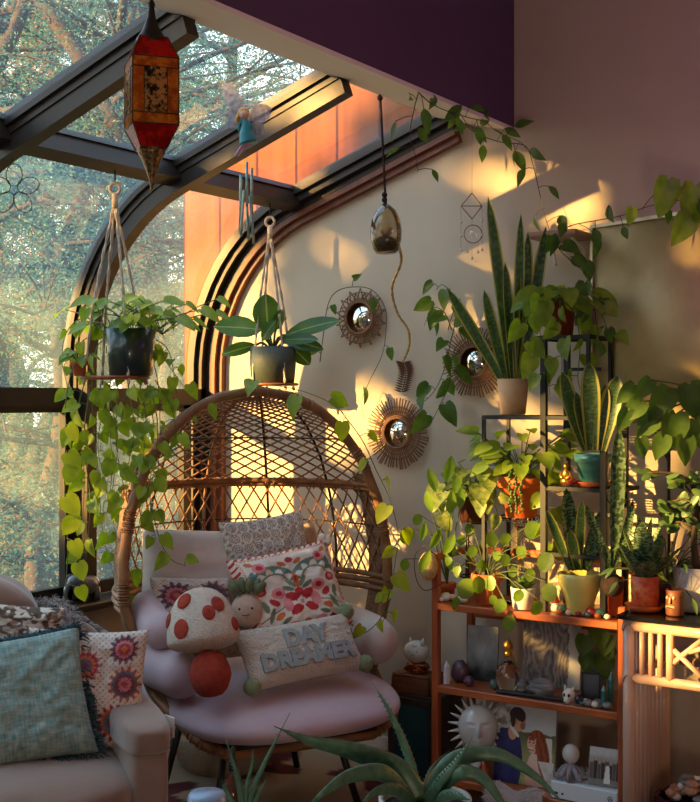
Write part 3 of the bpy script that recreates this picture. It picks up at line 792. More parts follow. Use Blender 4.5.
# leopard pillow
def leop(x, y, s):
    q = V(x*3.6, y*3.6, 3.3); d, pts = mnoise.voronoi(q)
    e = d[1]-d[0]; c = srgb(214, 202, 186)
    if d[0] < .62 and d[0] > .30 and mnoise.noise(q*2.2) > -.18: c = srgb(96, 80, 68)
    elif d[0] <= .30: c = srgb(158, 132, 110)
    return c
b = MB(); pillow(b, at(6, 640, 3.56), .33, .22, .10, sM(16, 6, -10), n=90, seed=13, col=leop)
tag(b.build('throw_pillow', M_attr), 'leopard print pillow on the sofa behind the teal pillow', 'pillow')
# fur throw over the sofa back
b = MB(); R_ = random.Random(9)
def furp(u, v):
    U = lerp(-.95, -.02, u); k = (v-.5)*2
    top = .825+.02*sin(u*9)-.12*smooth(.80, 1, u)
    vv = -.39+k*.15; z = top-.10*abs(k)**2.4*(1 if k < 0 else 1.6)+.015*mnoise.noise(V(u*7, v*5, 0))
    return S(U, vv, z)
b.grid(furp, 40, 14)
M_fur = mat('grey_fur', srgb(168, 158, 152), srgb(128, 120, 118), scale=20, rough=1, sheen=.5)
for k in range(5200):
    u, v = R_.random(), R_.random(); p = furp(u, v); n_ = V(R_.gauss(.25, .5), R_.gauss(0, .5), R_.uniform(.1, .9)).normalized(); L = R_.uniform(.02, .045); e = n_.orthogonal().normalized()*.0016
    q = p+n_*L*.6+V(0, 0, 0); b.face(b.vert(p-e), b.vert(p+e), b.vert(q+e*.8), b.vert(p+n_*L+V(.004, 0, -.012)), b.vert(q-e*.8))
tag(b.build('fur_throw', M_fur), 'shaggy grey fur throw draped over the sofa back', 'throw')
# folded cloth on the arm
b = MB()
def cl(x, y, s):
    return srgb(150, 48, 44) if abs(x-.25) < .14 else srgb(190, 172, 160)
pillow(b, S(-.09, -.12, .668), .20, .15, .05, SM@Matrix.Rotation(rad(-20), 3, 'Z'), col=cl, n=24, seed=14, wr=.01)
tag(b.build('folded_cloth', M_attr), 'folded cream cloth with a red stripe on the sofa arm', 'cloth')
# dark ceramic elephant on the window ledge
ep_ = onX(86, 615, -3.52); ep_.z = .692
er = thing('elephant_figurine', tuple(ep_), 'small dark grey ceramic elephant on the window ledge', 'figurine')
M_cer = mat('grey_glaze', srgb(96, 98, 104), srgb(70, 72, 80), scale=12, rough=.25, coat=.5)
b = MB(); b.ball(ep_+V(0, 0, .062), (.045, .062, .043), 20, 12); b.ball(ep_+V(.0, -.058, .078), (.03, .032, .034), 14, 10)
b.tube(bez([ep_+V(0, -.085, .078), ep_+V(0, -.105, .05), ep_+V(0, -.108, .02), ep_+V(0, -.12, .008)], 6), lambda t: .013-.006*t, 10); b.build('body', M_cer, er)
for x in (-1, 1):
    b = MB(); b.ball(ep_+V(x*.036, -.05, .08), (.009, .026, .03), 12, 8); b.build('ear', M_cer, er)
    for y in (-.03, .035): b = MB(); b.tube([ep_+V(x*.024, y, .05), ep_+V(x*.026, y, .001)], .015, 10); b.build('leg', M_cer, er)
# rug
rp = onZ(300, 800, 0); rp.z = 0
def rugc(u, v):
    return None
b = MB()
def rug(u, v):
    r = .95*u; a = 2*pi*v; p = rp+RGT*(-.05)+FWD*(-.12)+V(r*cos(a), r*sin(a), .012 if u < .985 else .002)
    c = srgb(168, 146, 122)
    for k in range(6):
        aa = k*pi/3+.35; cx, cy = .56*cos(aa), .56*sin(aa); d = sqrt((r*cos(a)-cx)**2+(r*sin(a)-cy)**2); th = atan2(r*sin(a)-cy, r*cos(a)-cx)
        if d < .24*(.75+.25*cos(5*th)): c = srgb(92, 40, 48) if d > .07 else srgb(176, 150, 110)
    if r > .9: c = srgb(110, 52, 54)
    return (p, (u, v), c)
b.grid(rug, 60, 120); tag(b.build('rug', mat('wool_rug', (1, 1, 1), attr=True, rough=1, bump=.5, bscale=200)), 'round beige rug with dark red flowers on the carpet', 'rug')
# ------------------------------------------------------------------ plants
HEART = [(0, .10), (.02, .36), (.12, .47), (.30, .49), (.50, .42), (.70, .29), (.86, .14), (1, .0)]
OVAL = [(0, .03), (.12, .26), (.30, .44), (.50, .50), (.70, .44), (.88, .26), (1, .0)]
LANCE = [(0, .03), (.15, .30), (.35, .46), (.55, .42), (.75, .27), (.9, .11), (1, 0)]
ROUND = [(0, .06), (.06, .25), (.2, .42), (.42, .5), (.64, .47), (.84, .33), (.95, .17), (1, .0)]
def leaf(mb, base, d, n, L, W, prof=HEART, droop=.25, fold=.22, back=.0):
    # blade from base along d with face normal n
    d = Vector(d).normalized(); n = Vector(n); n = n-d*n.dot(d)
    if n.length < 1e-4: n = d.orthogonal()
    n.normalize(); s = d.cross(n); base = Vector(base); prev = None
    for t, w in prof:
        x = t-back*(1-t) if t else -back
        c = base+d*(x*L)-n*(droop*L*t*t)
        if w < .02:
            ids = [mb.vert(c, (.5, t))]
        else:
            e = n*(fold*w*W)
            lift = d*(-.10*L if (prof is HEART and t < .05) else 0)
            ids = [mb.vert(c-s*w*W+e+lift, (0, t)), mb.vert(c-s*w*W*.5+e*.35+lift*.4, (.25, t)), mb.vert(c, (.5, t)), mb.vert(c+s*w*W*.5+e*.35+lift*.4, (.75, t)), mb.vert(c+s*w*W+e+lift, (1, t))]
        if prev:
            if len(ids) == 5 and len(prev) == 5:
                for k in range(4): mb.face(prev[k], prev[k+1], ids[k+1], ids[k])
            elif len(prev) == 5:
                for k in range(4): mb.face(prev[k], prev[k+1], ids[0])
            else:
                for k in range(4): mb.face(prev[0], ids[k+1], ids[k])
        prev = ids
G = dict(
    pothos=leafmat('pothos_leaf', srgb(102, 132, 40), srgb(146, 166, 58), scale=22),
    pale=leafmat('pale_pothos_leaf', srgb(140, 156, 44), srgb(172, 180, 60), scale=22, trans=.5),
    dark=leafmat('dark_leaf', srgb(64, 94, 38), srgb(92, 120, 48), scale=18),
    rubber=leafmat('rubber_leaf', srgb(52, 88, 36), srgb(80, 116, 44), scale=8, rough=.3, trans=.35, vein=srgb(130, 150, 80)),
    varieg=leafmat('variegated_leaf', srgb(80, 110, 50), srgb(170, 176, 96), scale=45),
    snake=leafmat('snake_leaf', srgb(46, 74, 40), srgb(62, 92, 46), scale=8, rough=.4, trans=.22, edge=srgb(168, 164, 80), band=srgb(78, 106, 62)),
    snakedark=leafmat('banded_snake_leaf', srgb(34, 54, 34), srgb(46, 70, 40), scale=8, rough=.4, trans=.15, band=srgb(104, 126, 88)),
    pilea=leafmat('pilea_leaf', srgb(96, 132, 44), srgb(130, 158, 58), scale=18, rough=.35, trans=.45),
    succ=leafmat('succulent_leaf', srgb(62, 92, 50), srgb(92, 118, 64), scale=18, rough=.4, trans=.15),
    aloe=mat('aloe_skin', srgb(62, 94, 68), srgb(88, 120, 90), scale=60, rough=.4, bump=.1, bscale=160, spec=.5))
M_stem = mat('green_stem', srgb(92, 108, 48), srgb(72, 84, 40), scale=10, rough=.6)
M_brownstem = mat('brown_stem', srgb(78, 56, 36), srgb(58, 44, 30), scale=10, rough=.7)
M_soil = mat('soil', srgb(58, 42, 32), srgb(38, 28, 22), scale=60, rough=1, bump=1, bscale=150)
TOCAM = -FWD
def vine(lf, st, pts, R, gap=.07, size=(.05, .075), face=None, prof=HEART, r=.0022, first=.02, ar=.82, pet=.03, down=.75, every=None, spread=.7):
    # a trailing stem with leaves on short stalks either side
    P = bez(pts, 8); st.tube(P, lambda t: r*(1-.5*t), 5)
    acc = -first; k = R.randrange(2)
    for i in range(1, len(P)):
        seg = P[i]-P[i-1]; acc += seg.length
        if acc >= 0:
            acc = -gap*R.uniform(.7, 1.3); d = seg.normalized(); k += 1
            f = Vector(face) if face is not None else TOCAM
            f = (f+V(R.gauss(0, .62), R.gauss(0, .62), R.uniform(-.2, .7))).normalized()
            s = d.cross(f)
            if s.length < .05: s = d.orthogonal()
            s.normalize(); s = s if k % 2 else -s
            out = (s*spread+f*.35+d*.25+V(0, 0, .15)).normalized()
            L = R.uniform(*size); q = P[i]+out*pet*R.uniform(.6, 1.3)
            st.tube([P[i], P[i].lerp(q, .5)+V(0, 0, .004), q], r*.6, 4, cap=False)
            ld = (out*.55+V(0, 0, -down)+V(R.gauss(0, .25), R.gauss(0, .25), R.gauss(0, .2))).normalized()
            leaf(lf, q, ld, f, L, L*ar, prof, droop=R.uniform(.05, .5), fold=R.uniform(.1, .5))
def bunch(lf, st, c, R, n, rad_, size, prof=HEART, up=.6, r=.002, ar=.8, pet=(.05, .13), zmin=-.2, squash=1.0, fold=.2):
    # a rosette of stalked leaves rising from c
    for k in range(n):
        a = R.uniform(0, 2*pi); el = R.uniform(zmin, 1.0)
        d = V(cos(a)*rad_, sin(a)*rad_, el*up).normalized(); L = R.uniform(*size); p = R.uniform(*pet)
        q = Vector(c)+V(d.x, d.y, 0)*.01+V(d.x*p*squash, d.y*p*squash, d.z*p+.02)
        st.tube(bez([c, Vector(c).lerp(q, .5)+V(0, 0, .02), q], 4), r, 4, cap=False)
        ld = (d+V(0, 0, -.55-R.random()*.5)).normalized(); n_ = (V(d.x*.3, d.y*.3, .8)+TOCAM*.55).normalized()
        leaf(lf, q, ld, n_, L, L*ar, prof, droop=R.uniform(.05, .3), fold=fold)
def blade(mb, base, tip, w, lean=None, n=12, bend=.0, fold=.35, face=None, base_w=.55, tw=0.0):
    # stiff upright sword leaf
    base = Vector(base); tip = Vector(tip); d = tip-base; f = Vector(face) if face is not None else TOCAM
    s = d.cross(f).normalized(); nn = s.cross(d).normalized(); prev = None
    for i in range(n+1):
        t = i/n; c = base+d*t+nn*(bend*sin(pi*t)*d.length)
        ww = w*(base_w+(1-base_w)*sin(pi*min(1, t*1.1)*.62))*(1 if t < .6 else sqrt(max(0, 1-((t-.6)/.4)**2)))+.0006
        s2 = Quaternion(d.normalized(), tw*t)@s; n2 = Quaternion(d.normalized(), tw*t)@nn
        ids = [mb.vert(c+s2*x*ww/2+n2*(fold*ww*.5*x*x), (.5+x/2, t)) for x in (-1, -.72, 0, .72, 1)]
        if prev:
            for k in range(4): mb.face(prev[k], prev[k+1], ids[k+1], ids[k])
        prev = ids
def pot(mb, c, prof, n=28, **k): mb.lathe(prof, c, n, **k)
def potprof(rt, rb, h, lip=.0, th=.005, lh=.02, floor=.15):
    p = [(rb*.9, 0), (rb, .003)]
    if lip > 0: p += [(lerp(rb, rt, 1-lh/h), h-lh), (rt+lip, h-lh+.001), (rt+lip, h)]
    else: p += [(lerp(rb, rt, .5), h*.5), (rt, h)]
    return p+[(rt-th, h), (rt-th-.002, h-.012), (lerp(rb, rt, .7)-th, h*(1-floor)-.012)]
def soil(parent, c, r, z):
    b = MB(); b.lathe([(r, 0), (r*.6, .004), (.001, .005)], Vector(c)+V(0, 0, z), 18, capb=False, capt=True); return b.build('soil', M_soil, parent)
def potted(name, label, group, c, rt, rb, h, m, lip=0.0, cat='plant', wob=None, lh=.02, saucer=None):
    r = thing(name, tuple(c), label, cat, group)
    b = MB(); pot(b, c, potprof(rt, rb, h, lip, lh=lh), wob=wob); b.build('pot', m, r)
    soil(r, c, rt-.006, h-.018)
    if saucer:
        b = MB(); b.lathe([(saucer[0]*.8, 0), (saucer[0], saucer[1]), (saucer[0]-.004, saucer[1]), (saucer[0]*.75, .004)], Vector(c)-V(0, 0, .0), 28); b.build('saucer', saucer[2], r)
    return r
M_terra = mat('terracotta', srgb(186, 96, 50), srgb(166, 80, 42), scale=14, rough=.8, bump=.1)
M_orange = mat('orange_clay', srgb(206, 98, 40), srgb(192, 86, 34), scale=10, rough=.6)
M_greenglaze = mat('dark_green_glaze', srgb(34, 52, 46), srgb(24, 38, 36), scale=8, rough=.3, coat=.3)
M_greyclay = mat('grey_green_clay', srgb(70, 78, 68), srgb(54, 62, 56), scale=12, rough=.6, bump=.2)
M_cord = mat('macrame_cord', srgb(206, 188, 168), srgb(184, 164, 142), scale=60, rough=1, bump=.6, bscale=300)
M_wood = mat('shelf_wood', srgb(150, 84, 44), srgb(126, 66, 34), scale=6, rough=.5, stretch=(1, 8, 8))

# macrame hanger: ring, cords down to a wooden disc
def hanger(label, top, plate, pr, nc=4, knot=.18):
    r = thing('macrame_hanger', (plate.x, plate.y, plate.z), label, 'plant hanger')
    b = MB(); b.tube([top+RGT*.018*cos(t)+V(0, 0, -.02+.02*sin(t)) for t in [2*pi*i/14 for i in range(14)]], .006, 7, closed=True); b.build('ring', M_cord, r)
    b = MB(); b.tube([top+V(0, 0, .06), top+V(0, 0, .0)], .003, 6); b.build('hook', M_rod, r)
    b = MB(); k0 = top+V(0, 0, -.04)
    b.tube([k0, k0-V(0, 0, .05)], .011, 8); b.build('wrap_knot', M_cord, r)
    kk = k0-V(0, 0, .05)
    for i in range(nc):
        a = 2*pi*(i+.5)/nc+.4; e = plate+V(cos(a)*pr, sin(a)*pr, 0)
        b = MB()
        P = bez([kk+V(cos(a)*.006, sin(a)*.006, 0), kk.lerp(e, .5)+V(cos(a), sin(a), 0)*pr*.12, e+V(0, 0, .0), e-V(0, 0, .02)], 12)
        for q in (0, pi): # two-ply twist
            b.tube([p+V(cos(j*1.1+q), sin(j*1.1+q), 0)*.0028 for j, p in enumerate(P)], .0034, 5)
        m = P[int(len(P)*knot*2)]; b.ball(m, (.008, .008, .012), 8, 6)
        b.build('cord', M_cord, r)
    b = MB(); b.lathe([(pr*1.02, -.012), (pr*1.08, -.008), (pr*1.08, -.002), (pr*1.02, 0), (0, 0)], plate, 30); b.build('disc', M_wood, r)
    return r
# -- pothos in the bay
T1 = at(115, 183, 4.25); P1 = at(115, 376, 4.27)
hanger('cream macrame hanger with a wooden disc carrying the trailing pothos', T1, P1, .115)
R = random.Random(21)
c1 = at(131, 377, 4.25); c1.z = P1.z
pp = potted('hanging_pothos', 'pothos in a dark green fluted pot trailing long vines by the window', None, c1, .088, .075, .165, M_greenglaze, wob=lambda a, z: 1+.025*cos(a*22))
lf = MB(); ly = MB(); st = MB(); top1 = c1+V(0, 0, .15)
for k in range(3):
    bunch(lf, st, top1+RGT*(-.07+.07*k)+FWD*.03, R, 9, .8, (.055, .085), up=.9, pet=(.05, .16), squash=1.2, zmin=.1)
def PX(seq, t): return [at(x, y, t+(e[0] if e else 0)) for x, y, *e in seq]
for seq in ([(110, 335), (84, 340), (70, 372), (74, 410), (84, 470), (82, 530)], [(112, 335), (96, 350), (92, 400), (98, 470), (104, 540), (122, 600)],
            [(130, 330), (140, 380), (138, 430), (146, 470), (140, 520), (128, 570)], [(140, 330), (156, 372), (160, 420), (158, 470), (152, 510)], [(150, 500), (160, 540), (172, 560), (186, 566)],
            [(120, 335), (110, 390), (118, 440), (112, 500), (118, 550)], [(146, 335), (168, 350), (176, 390), (182, 430)], [(110, 330), (86, 318), (68, 330), (62, 360), (70, 395)],
            [(140, 340), (150, 400), (156, 450), (150, 500), (156, 540)], [(150, 340), (172, 370), (186, 390)], [(120, 335), (128, 390), (106, 420), (100, 450)]):
    mid_ = any(104 < q[0] < 156 and 336 < q[1] < 380 for q in seq) or 108 < seq[0][0] < 150
    vine(lf, st, PX(seq, 4.37 if mid_ else 4.17), R, gap=.062, size=(.042, .068))
for seq in ([(100, 384), (108, 420), (112, 470), (106, 520)], [(128, 384), (134, 430), (126, 480), (130, 520)], [(150, 384), (158, 430), (150, 480), (146, 510)], [(118, 384), (116, 440), (124, 490)], [(140, 384), (146, 420), (142, 470)], [(90, 384), (84, 440), (90, 500), (86, 560)], [(155, 380), (172, 410), (176, 450)], [(84, 384), (76, 420), (80, 470)], [(110, 384), (98, 440), (104, 480)]):
    vine(lf, st, PX(seq, 4.19), R, gap=.05, size=(.042, .068))
for k in range(3): bunch(lf, st, top1+RGT*(-.10+.10*k)+FWD*.06, R, 8, .9, (.055, .08), up=.7, pet=(.08, .20), squash=1.2, zmin=.2)
# strand in front of the post; its sunlight is put into paler leaf colour
P = bez(PX([(98, 352), (76, 362), (66, 400), (66, 440), (64, 480), (66, 520), (68, 550), (66, 590), (70, 620)], 4.16), 8); st.tube(P, .002, 5)
for (x, y, sz, dx) in ((63, 436, .075, 1), (60, 462, .095, 1), (64, 476, .085, -1), (58, 506, .105, 1), (66, 528, .09, -1), (66, 550, .085, 1), (70, 572, .085, 1), (72, 596, .07, 1)):
    q = at(x+8, y-9, 4.13); sz *= .78; leaf(ly, q, V(*(RGT*dx*(.25 if sz < .07 else .55)))+V(0, 0, -.8), TOCAM+RGT*R.uniform(-.4, .4), sz, sz*.9, droop=.1, fold=.15)
    st.tube([at(66, y-12, 4.16), q], .0012, 4, cap=False)
lo = lf.build('leaves', G['pothos'], pp); ly.build('leaves', G['pale'], pp); st.build('vines', M_stem, pp)
tag(pp.children[2], None)
b = MB(); c2 = at(79, 376, 4.2); c2.z = P1.z
tp = potted('small_terracotta_plant', 'tiny terracotta pot beside the green pot on the hanging disc', None, c2, .028, .02, .05, M_terra, lip=.003, lh=.014)
lf = MB(); st = MB(); bunch(lf, st, c2+V(0, 0, .04), R, 9, .6, (.03, .045), pet=(.02, .05)); lf.build('leaves', G['pothos'], tp); st.build('stems', M_stem, tp)
# -- rubber plant
T2 = at(270, 217, 4.98); P2 = at(273, 383, 5.0)
hanger('cream macrame hanger with a round wooden tray holding the rubber plant', T2, P2, .098)
c3 = P2.copy()
rp_ = potted('hanging_rubber_plant', 'broad leaved rubber plant in a grey ribbed pot beside the arched rafter', None, c3, .098, .088, .15, M_greyclay, wob=lambda a, z: 1+.03*sin(z*110))
st = MB(); b0 = c3+V(0, 0, .13)
for (x, y, dx, dy, L, W, f) in ((262, 330, -30, -4, .20, .115, 0), (268, 332, -1, -24, .16, .12, .3), (285, 335, 42, -14, .24, .085, 0), (280, 338, 40, 8, .19, .08, 0), (256, 345, -26, 6, .15, .07, 0), (290, 345, 22, 20, .12, .085, 0), (276, 330, 6, -22, .09, .05, .5), (283, 340, 26, -2, .15, .06, .4), (262, 340, 12, -18, .1, .06, .6)):
    q = at(x, y, 5.0-f*.1); st.tube(bez([b0, b0.lerp(q, .6)+V(0, 0, .02), q], 4), .005, 6)
    lf = MB(); leaf(lf, q, RGT*dx-V(0, 0, dy)+TOCAM*8, TOCAM*.8+V(0, 0, .55), L, W, OVAL, droop=.12, fold=.12); lf.build('leaf', G['rubber'], rp_)
st.build('stems', M_stem, rp_)
# -- pothos vine along the header, down the corner and over the panel
R = random.Random(33)
hv = thing('header_vine', tuple(at(545, 236, 4.45)), 'long thin pothos vine strung along the header and down the wall corner', 'vine')
lf = MB(); st = MB()
def xh(x, y): return onX(x, y, -2.02)
vine(lf, st, [xh(418, 92), xh(432, 104), xh(450, 112), xh(470, 118), xh(485, 122), at(498, 132, 4.55), at(520, 142, 4.5), at(527, 150, 4.5)], R, gap=.085, size=(.06, .085), pet=.05, ar=.5, prof=LANCE)
vine(lf, st, [xh(450, 112), xh(462, 122), at(478, 134, 4.6), at(500, 142, 4.58), at(525, 146, 4.52), at(533, 165, 4.5), at(540, 195, 4.48), at(546, 220, 4.45), at(552, 236, 4.4)], R, gap=.075, size=(.06, .09), pet=.05, ar=.5, prof=LANCE, face=TOCAM-RGT*.2)
vine(lf, st, [xh(418, 94), xh(414, 110), xh(410, 135), xh(415, 155), xh(418, 172)], R, gap=.06, size=(.05, .085), prof=LANCE, ar=.45, pet=.05)
vine(lf, st, [at(552, 236, 4.4), at(570, 226, 4.3), at(588, 222, 4.2), at(620, 216, 4.12), at(650, 206, 4.05), at(680, 200, 3.98), at(705, 196, 3.94)], R, gap=.06, size=(.05, .095), pet=.07, ar=.6, prof=LANCE, down=.9)
vine(lf, st, [at(552, 236, 4.36), at(560, 250, 4.3), at(572, 262, 4.25), at(590, 280, 4.2), at(596, 320, 4.15), at(600, 350, 4.1)], R, gap=.05, size=(.05, .08))
lf.build('leaves', G['dark'], hv); st.build('stem', M_brownstem, hv)
lf = MB()
for (x, y, dx, dy, L) in ((668, 180, -6, 30, .13), (695, 186, -4, 34, .15), (690, 214, -14, 26, .12), (632, 208, -3, 18, .06)):
    leaf(lf, at(x, y, 3.9), RGT*dx-V(0, 0, dy), TOCAM+RGT*.2, L, L*.75, HEART, droop=.1)
lf.build('leaves', G['pothos'], hv)
# -- vine round the upper sunburst mirror
def yw(x, y, o=.03): return onY(x, y, YW-o)
R = random.Random(35)
def wallvine(label, paths, sz, gap, gm, nm='wall_vine', pr=HEART, off=.035, ar=.7):
    r = thing(nm, tuple(yw(*paths[0][0])), label, 'vine'); lf = MB(); st = MB()
    for q in paths: vine(lf, st, [yw(x, y, off) for x, y in q], R, gap=gap, size=sz, prof=pr, ar=ar, pet=.035)
    lf.build('leaves', gm, r); st.build('stem', M_brownstem, r)
wallvine('thin vine looping over the star shaped wicker mirror and down the wall', [[(320, 362), (324, 330), (328, 305), (336, 292), (352, 287), (372, 290), (385, 308), (386, 330), (382, 355), (370, 380), (362, 400), (364, 420)]], (.04, .07), .16, G['dark'], off=.06)
wallvine('leafy pothos vine hanging on the wall left of the snake plants', [[(448, 330), (455, 300), (443, 285), (436, 290)], [(452, 330), (444, 312), (432, 308), (424, 326)], [(456, 320), (450, 345), (447, 360), (438, 385), (426, 400), (414, 405)], [(447, 350), (450, 380), (440, 405), (430, 425)]], (.06, .10), .055, G['dark'], off=.09)
# -- pale strand clinging to the egg chair rim
R = random.Random(37)
cv = thing('chair_vine', tuple(at(372, 470, 4.35)), 'pale pothos strand draped over the egg chair rim', 'vine'); lf = MB(); ly = MB(); st = MB()
vine(lf, st, [at(x, y, 4.36) for x, y in ((205, 402), (230, 394), (258, 386), (290, 388), (325, 400), (350, 418))], R, gap=.12, size=(.055, .085))
vine(ly, st, [at(x, y, 4.38) for x, y in ((340, 410), (362, 440), (376, 470), (390, 500), (398, 535), (394, 570), (390, 600), (382, 625))], R, gap=.075, size=(.05, .08))
vine(ly, st, [at(x, y, 4.34) for x, y in ((390, 590), (384, 612), (372, 628), (356, 636), (350, 628))], R, gap=.08, size=(.04, .055))
lf.build('leaves', G['pothos'], cv); ly.build('leaves', G['pale'], cv); st.build('stem', M_stem, cv)
# ------------------------------------------------------------------ bookshelf
M_shelf = mat('orange_wood', srgb(178, 92, 42), srgb(150, 72, 32), scale=5, rough=.42, stretch=(1.2, 9, 9), coat=.15)
M_shelfv = mat('orange_wood_post', srgb(172, 86, 40), srgb(146, 68, 30), scale=5, rough=.42, stretch=(9, 9, 1.2), coat=.15)
BX0, BX1, BY0, BY1 = -2.165, -1.475, 3.82, 4.12
SZ = (.118, .448, .75)          # shelf tops
bs = thing('bookshelf', ((BX0+BX1)/2, (BY0+BY1)/2, 0), 'orange brown wooden open bookshelf crowded with plants and keepsakes', 'shelf')
for x in (BX0-.012, BX1+.012):
    for y, zt in ((BY0+.015, .93 if x < -2 else .80), (BY1-.015, .93)):
        b = MB(); b.box((x, y, zt/2), (.026, .03, zt), bev=.003); b.build('post', M_shelfv, bs, smooth=False)
for z in SZ:
    b = MB(); b.box(((BX0+BX1)/2, (BY0+BY1)/2, z-.014), (BX1-BX0, BY1-BY0, .026), bev=.003); b.build('shelf_board', M_shelf, bs, smooth=False)
for z in (.68, .37, .915):
    b = MB(); b.box(((BX0+BX1)/2, BY1-.012, z), (BX1-BX0, .02, .05 if z < .9 else .028), bev=.003); b.build('back_rail', M_shelf, bs, smooth=False)
for x in (BX0-.012, BX1+.012):
    b = MB(); b.box((x, (BY0+BY1)/2, .916 if x < -2 else .70), (.022, BY1-BY0-.06, .026), bev=.003); b.build('side_rail', M_shelf, bs, smooth=False)
def onsh(px, Y, z): p = onY(px, 600, Y); p.z = z+.001; return p
# printed pictures: colour of the print from (x, y) in 0..1
def picture(name, label, cat, c, w, h, col, tilt=8, yaw=0, nx=60, ny=80, th=.008, frame=None, fw=.0, gloss=.35):
    M = frame_to(Quaternion(V(0, 0, 1), rad(yaw))@V(0, -cos(rad(tilt)), sin(rad(tilt))))
    c = Vector(c)+M@V(0, h/2, 0)
    r = thing(name, tuple(c-M@V(0, h/2, 0)), label, cat)
    b = MB(); b.grid(lambda u, v: (c+M@V((u-.5)*w, (v-.5)*h, th/2+.0006), (u, v), col(u, v)), nx, ny); b.build('print', mat('photo_print', (1, 1, 1), attr=True, rough=gloss), r)
    b = MB(); b.box(c, (w+2*fw, h+2*fw, th), M); 
    if fw:
        for (x, y, sx, sy) in ((0, (h+fw)/2, w+2*fw, fw), (0, -(h+fw)/2, w+2*fw, fw), ((w+fw)/2, 0, fw, h), (-(w+fw)/2, 0, fw, h)): b.box(c+M@V(x, y, th*.4), (sx, sy, th*1.6), M)
    b.build('frame' if fw else 'panel', frame or mat('canvas_edge', srgb(190, 184, 176), rough=.8), r, smooth=False)
    return r
def fbm(x, y, s, o=0): return mnoise.fractal(V(x*s, y*s, o), 1.0, 2.0, 4)
def mixt(a, b, t): t = max(0, min(1, t)); return tuple(p+(q-p)*t for p, q in zip(a, b))
def smoke(u, v):
    k = .5*smooth(.05, .55, v)+.3*exp(-((u-.5)**2/.05+(v-.55)**2/.04))+.18*fbm(u, v, 4)+.25*smooth(.6, 1, v)
    return mixt(srgb(34, 40, 42), srgb(176, 180, 180), k)
picture('smoke_photo', 'misty black and white photo propped left on the middle shelf', 'photo', onsh(482, 3.97, SZ[1]), .118, .20, smoke, 6, 10, frame=M_rod)
def drape(u, v):
    w = u+.10*fbm(u, v, 3)+.06*sin(v*7)
    k = .5+.26*sin(w*64+7*fbm(u, v, 2.5))+.25*fbm(u, v, 7, 3)
    arch = (u-.45)**2/.10+(v-.55)**2/.30
    if arch > 1: k = .75*k+.1*fbm(u, v, 20)
    if u > .80+.05*fbm(u, v, 5): return srgb(205, 200, 196)
    return mixt(srgb(66, 58, 58), srgb(178, 168, 164), k)
picture('drapery_print', 'large grey print of draped folds propped on the middle shelf', 'print', onsh(551, 4.02, SZ[1]), .215, .29, drape, 5, 8, 90, 110)
def couple(u, v):
    # two people embracing outdoors, seen from the side
    sky = srgb(198, 200, 198)
    c = mixt(srgb(150, 150, 96), srgb(96, 96, 56), smooth(.30, .62, v)+.25*fbm(u, v, 6)) if v < .62+.03*fbm(u, 0, 5) else mixt(sky, srgb(176, 186, 190), fbm(u, v, 3))
    if v < .30: c = mixt(srgb(176, 170, 96), srgb(140, 150, 84), fbm(u, v, 8)+.5)
    if u < .25 and v > .6: c = mixt(srgb(120, 112, 98), srgb(206, 200, 190), .5+fbm(u, v, 9))
    if v < .58 and u > .84-.28*(v-.1) and u < .97-.05*v: c = srgb(222, 214, 204)                                   # veil
    if ell(u, v, .20, .24, .26, .46, -4) and v < .64: c = mixt(srgb(52, 54, 104), srgb(36, 38, 80), .5+fbm(u, v, 7))  # navy suit
    if ell(u, v, .29, .60, .075, .09): c = srgb(206, 150, 118)                                                    # neck
    if ell(u, v, .32, .61, .10, .025, -38): c = srgb(224, 220, 214)                                               # collar
    if ell(u, v, .39, .74, .115, .125, -15): c = srgb(208, 154, 122)                                              # head
    if ell(u, v, .365, .81, .135, .095, -6) and v > .765-.25*(u-.3): c = srgb(52, 34, 26)                        # short dark hair
    if ell(u, v, .29, .76, .045, .10): c = srgb(58, 38, 30)
    if ell(u, v, .455, .685, .045, .045, 20): c = srgb(150, 102, 78)                                              # beard
    if ell(u, v, .345, .735, .02, .03): c = srgb(190, 130, 102)
    if ell(u, v, .74, .10, .22, .34, 0): c = mixt(srgb(216, 166, 140), srgb(226, 196, 180), smooth(.0, .3, v))    # shoulder and dress
    w = .5+.9*sin(u*60+v*16+5*fbm(u, v, 4))*.4
    if ell(u, v, .69, .52, .155, .14, 14) or ell(u, v, .81, .34, .10, .24, 8): c = mixt(srgb(168, 82, 42), srgb(104, 44, 22), w)   # red hair
    if ell(u, v, .625, .485, .088, .108, 8): c = srgb(226, 174, 146)                                              # her face
    if ell(u, v, .66, .585, .11, .035, 24) or ell(u, v, .715, .49, .04, .11, -6): c = mixt(srgb(168, 82, 42), srgb(120, 52, 26), w)
    if ell(u, v, .60, .435, .042, .014, -8): c = srgb(240, 230, 224)
    if ell(u, v, .60, .422, .045, .008, -8): c = srgb(176, 74, 70)
    for ex in (.578, .645):
        if ell(u, v, ex, .505, .016, .009): c = srgb(58, 40, 34)
        if ell(u, v, ex, .532, .024, .006, 6): c = srgb(132, 76, 48)
    if ell(u, v, .605, .47, .012, .018): c = srgb(206, 148, 122)
    if v < .30 and u > .9-.6*v and u < .98: c = mixt(srgb(226, 220, 212), srgb(200, 192, 184), .5+fbm(u, v, 9))
    return c
picture('couple_canvas', 'canvas photo of a man in navy and a red haired bride on the bottom shelf', 'photo', onsh(524, 3.905, SZ[0]), .225, .295, couple, 7, 6, 120, 160, th=.014)
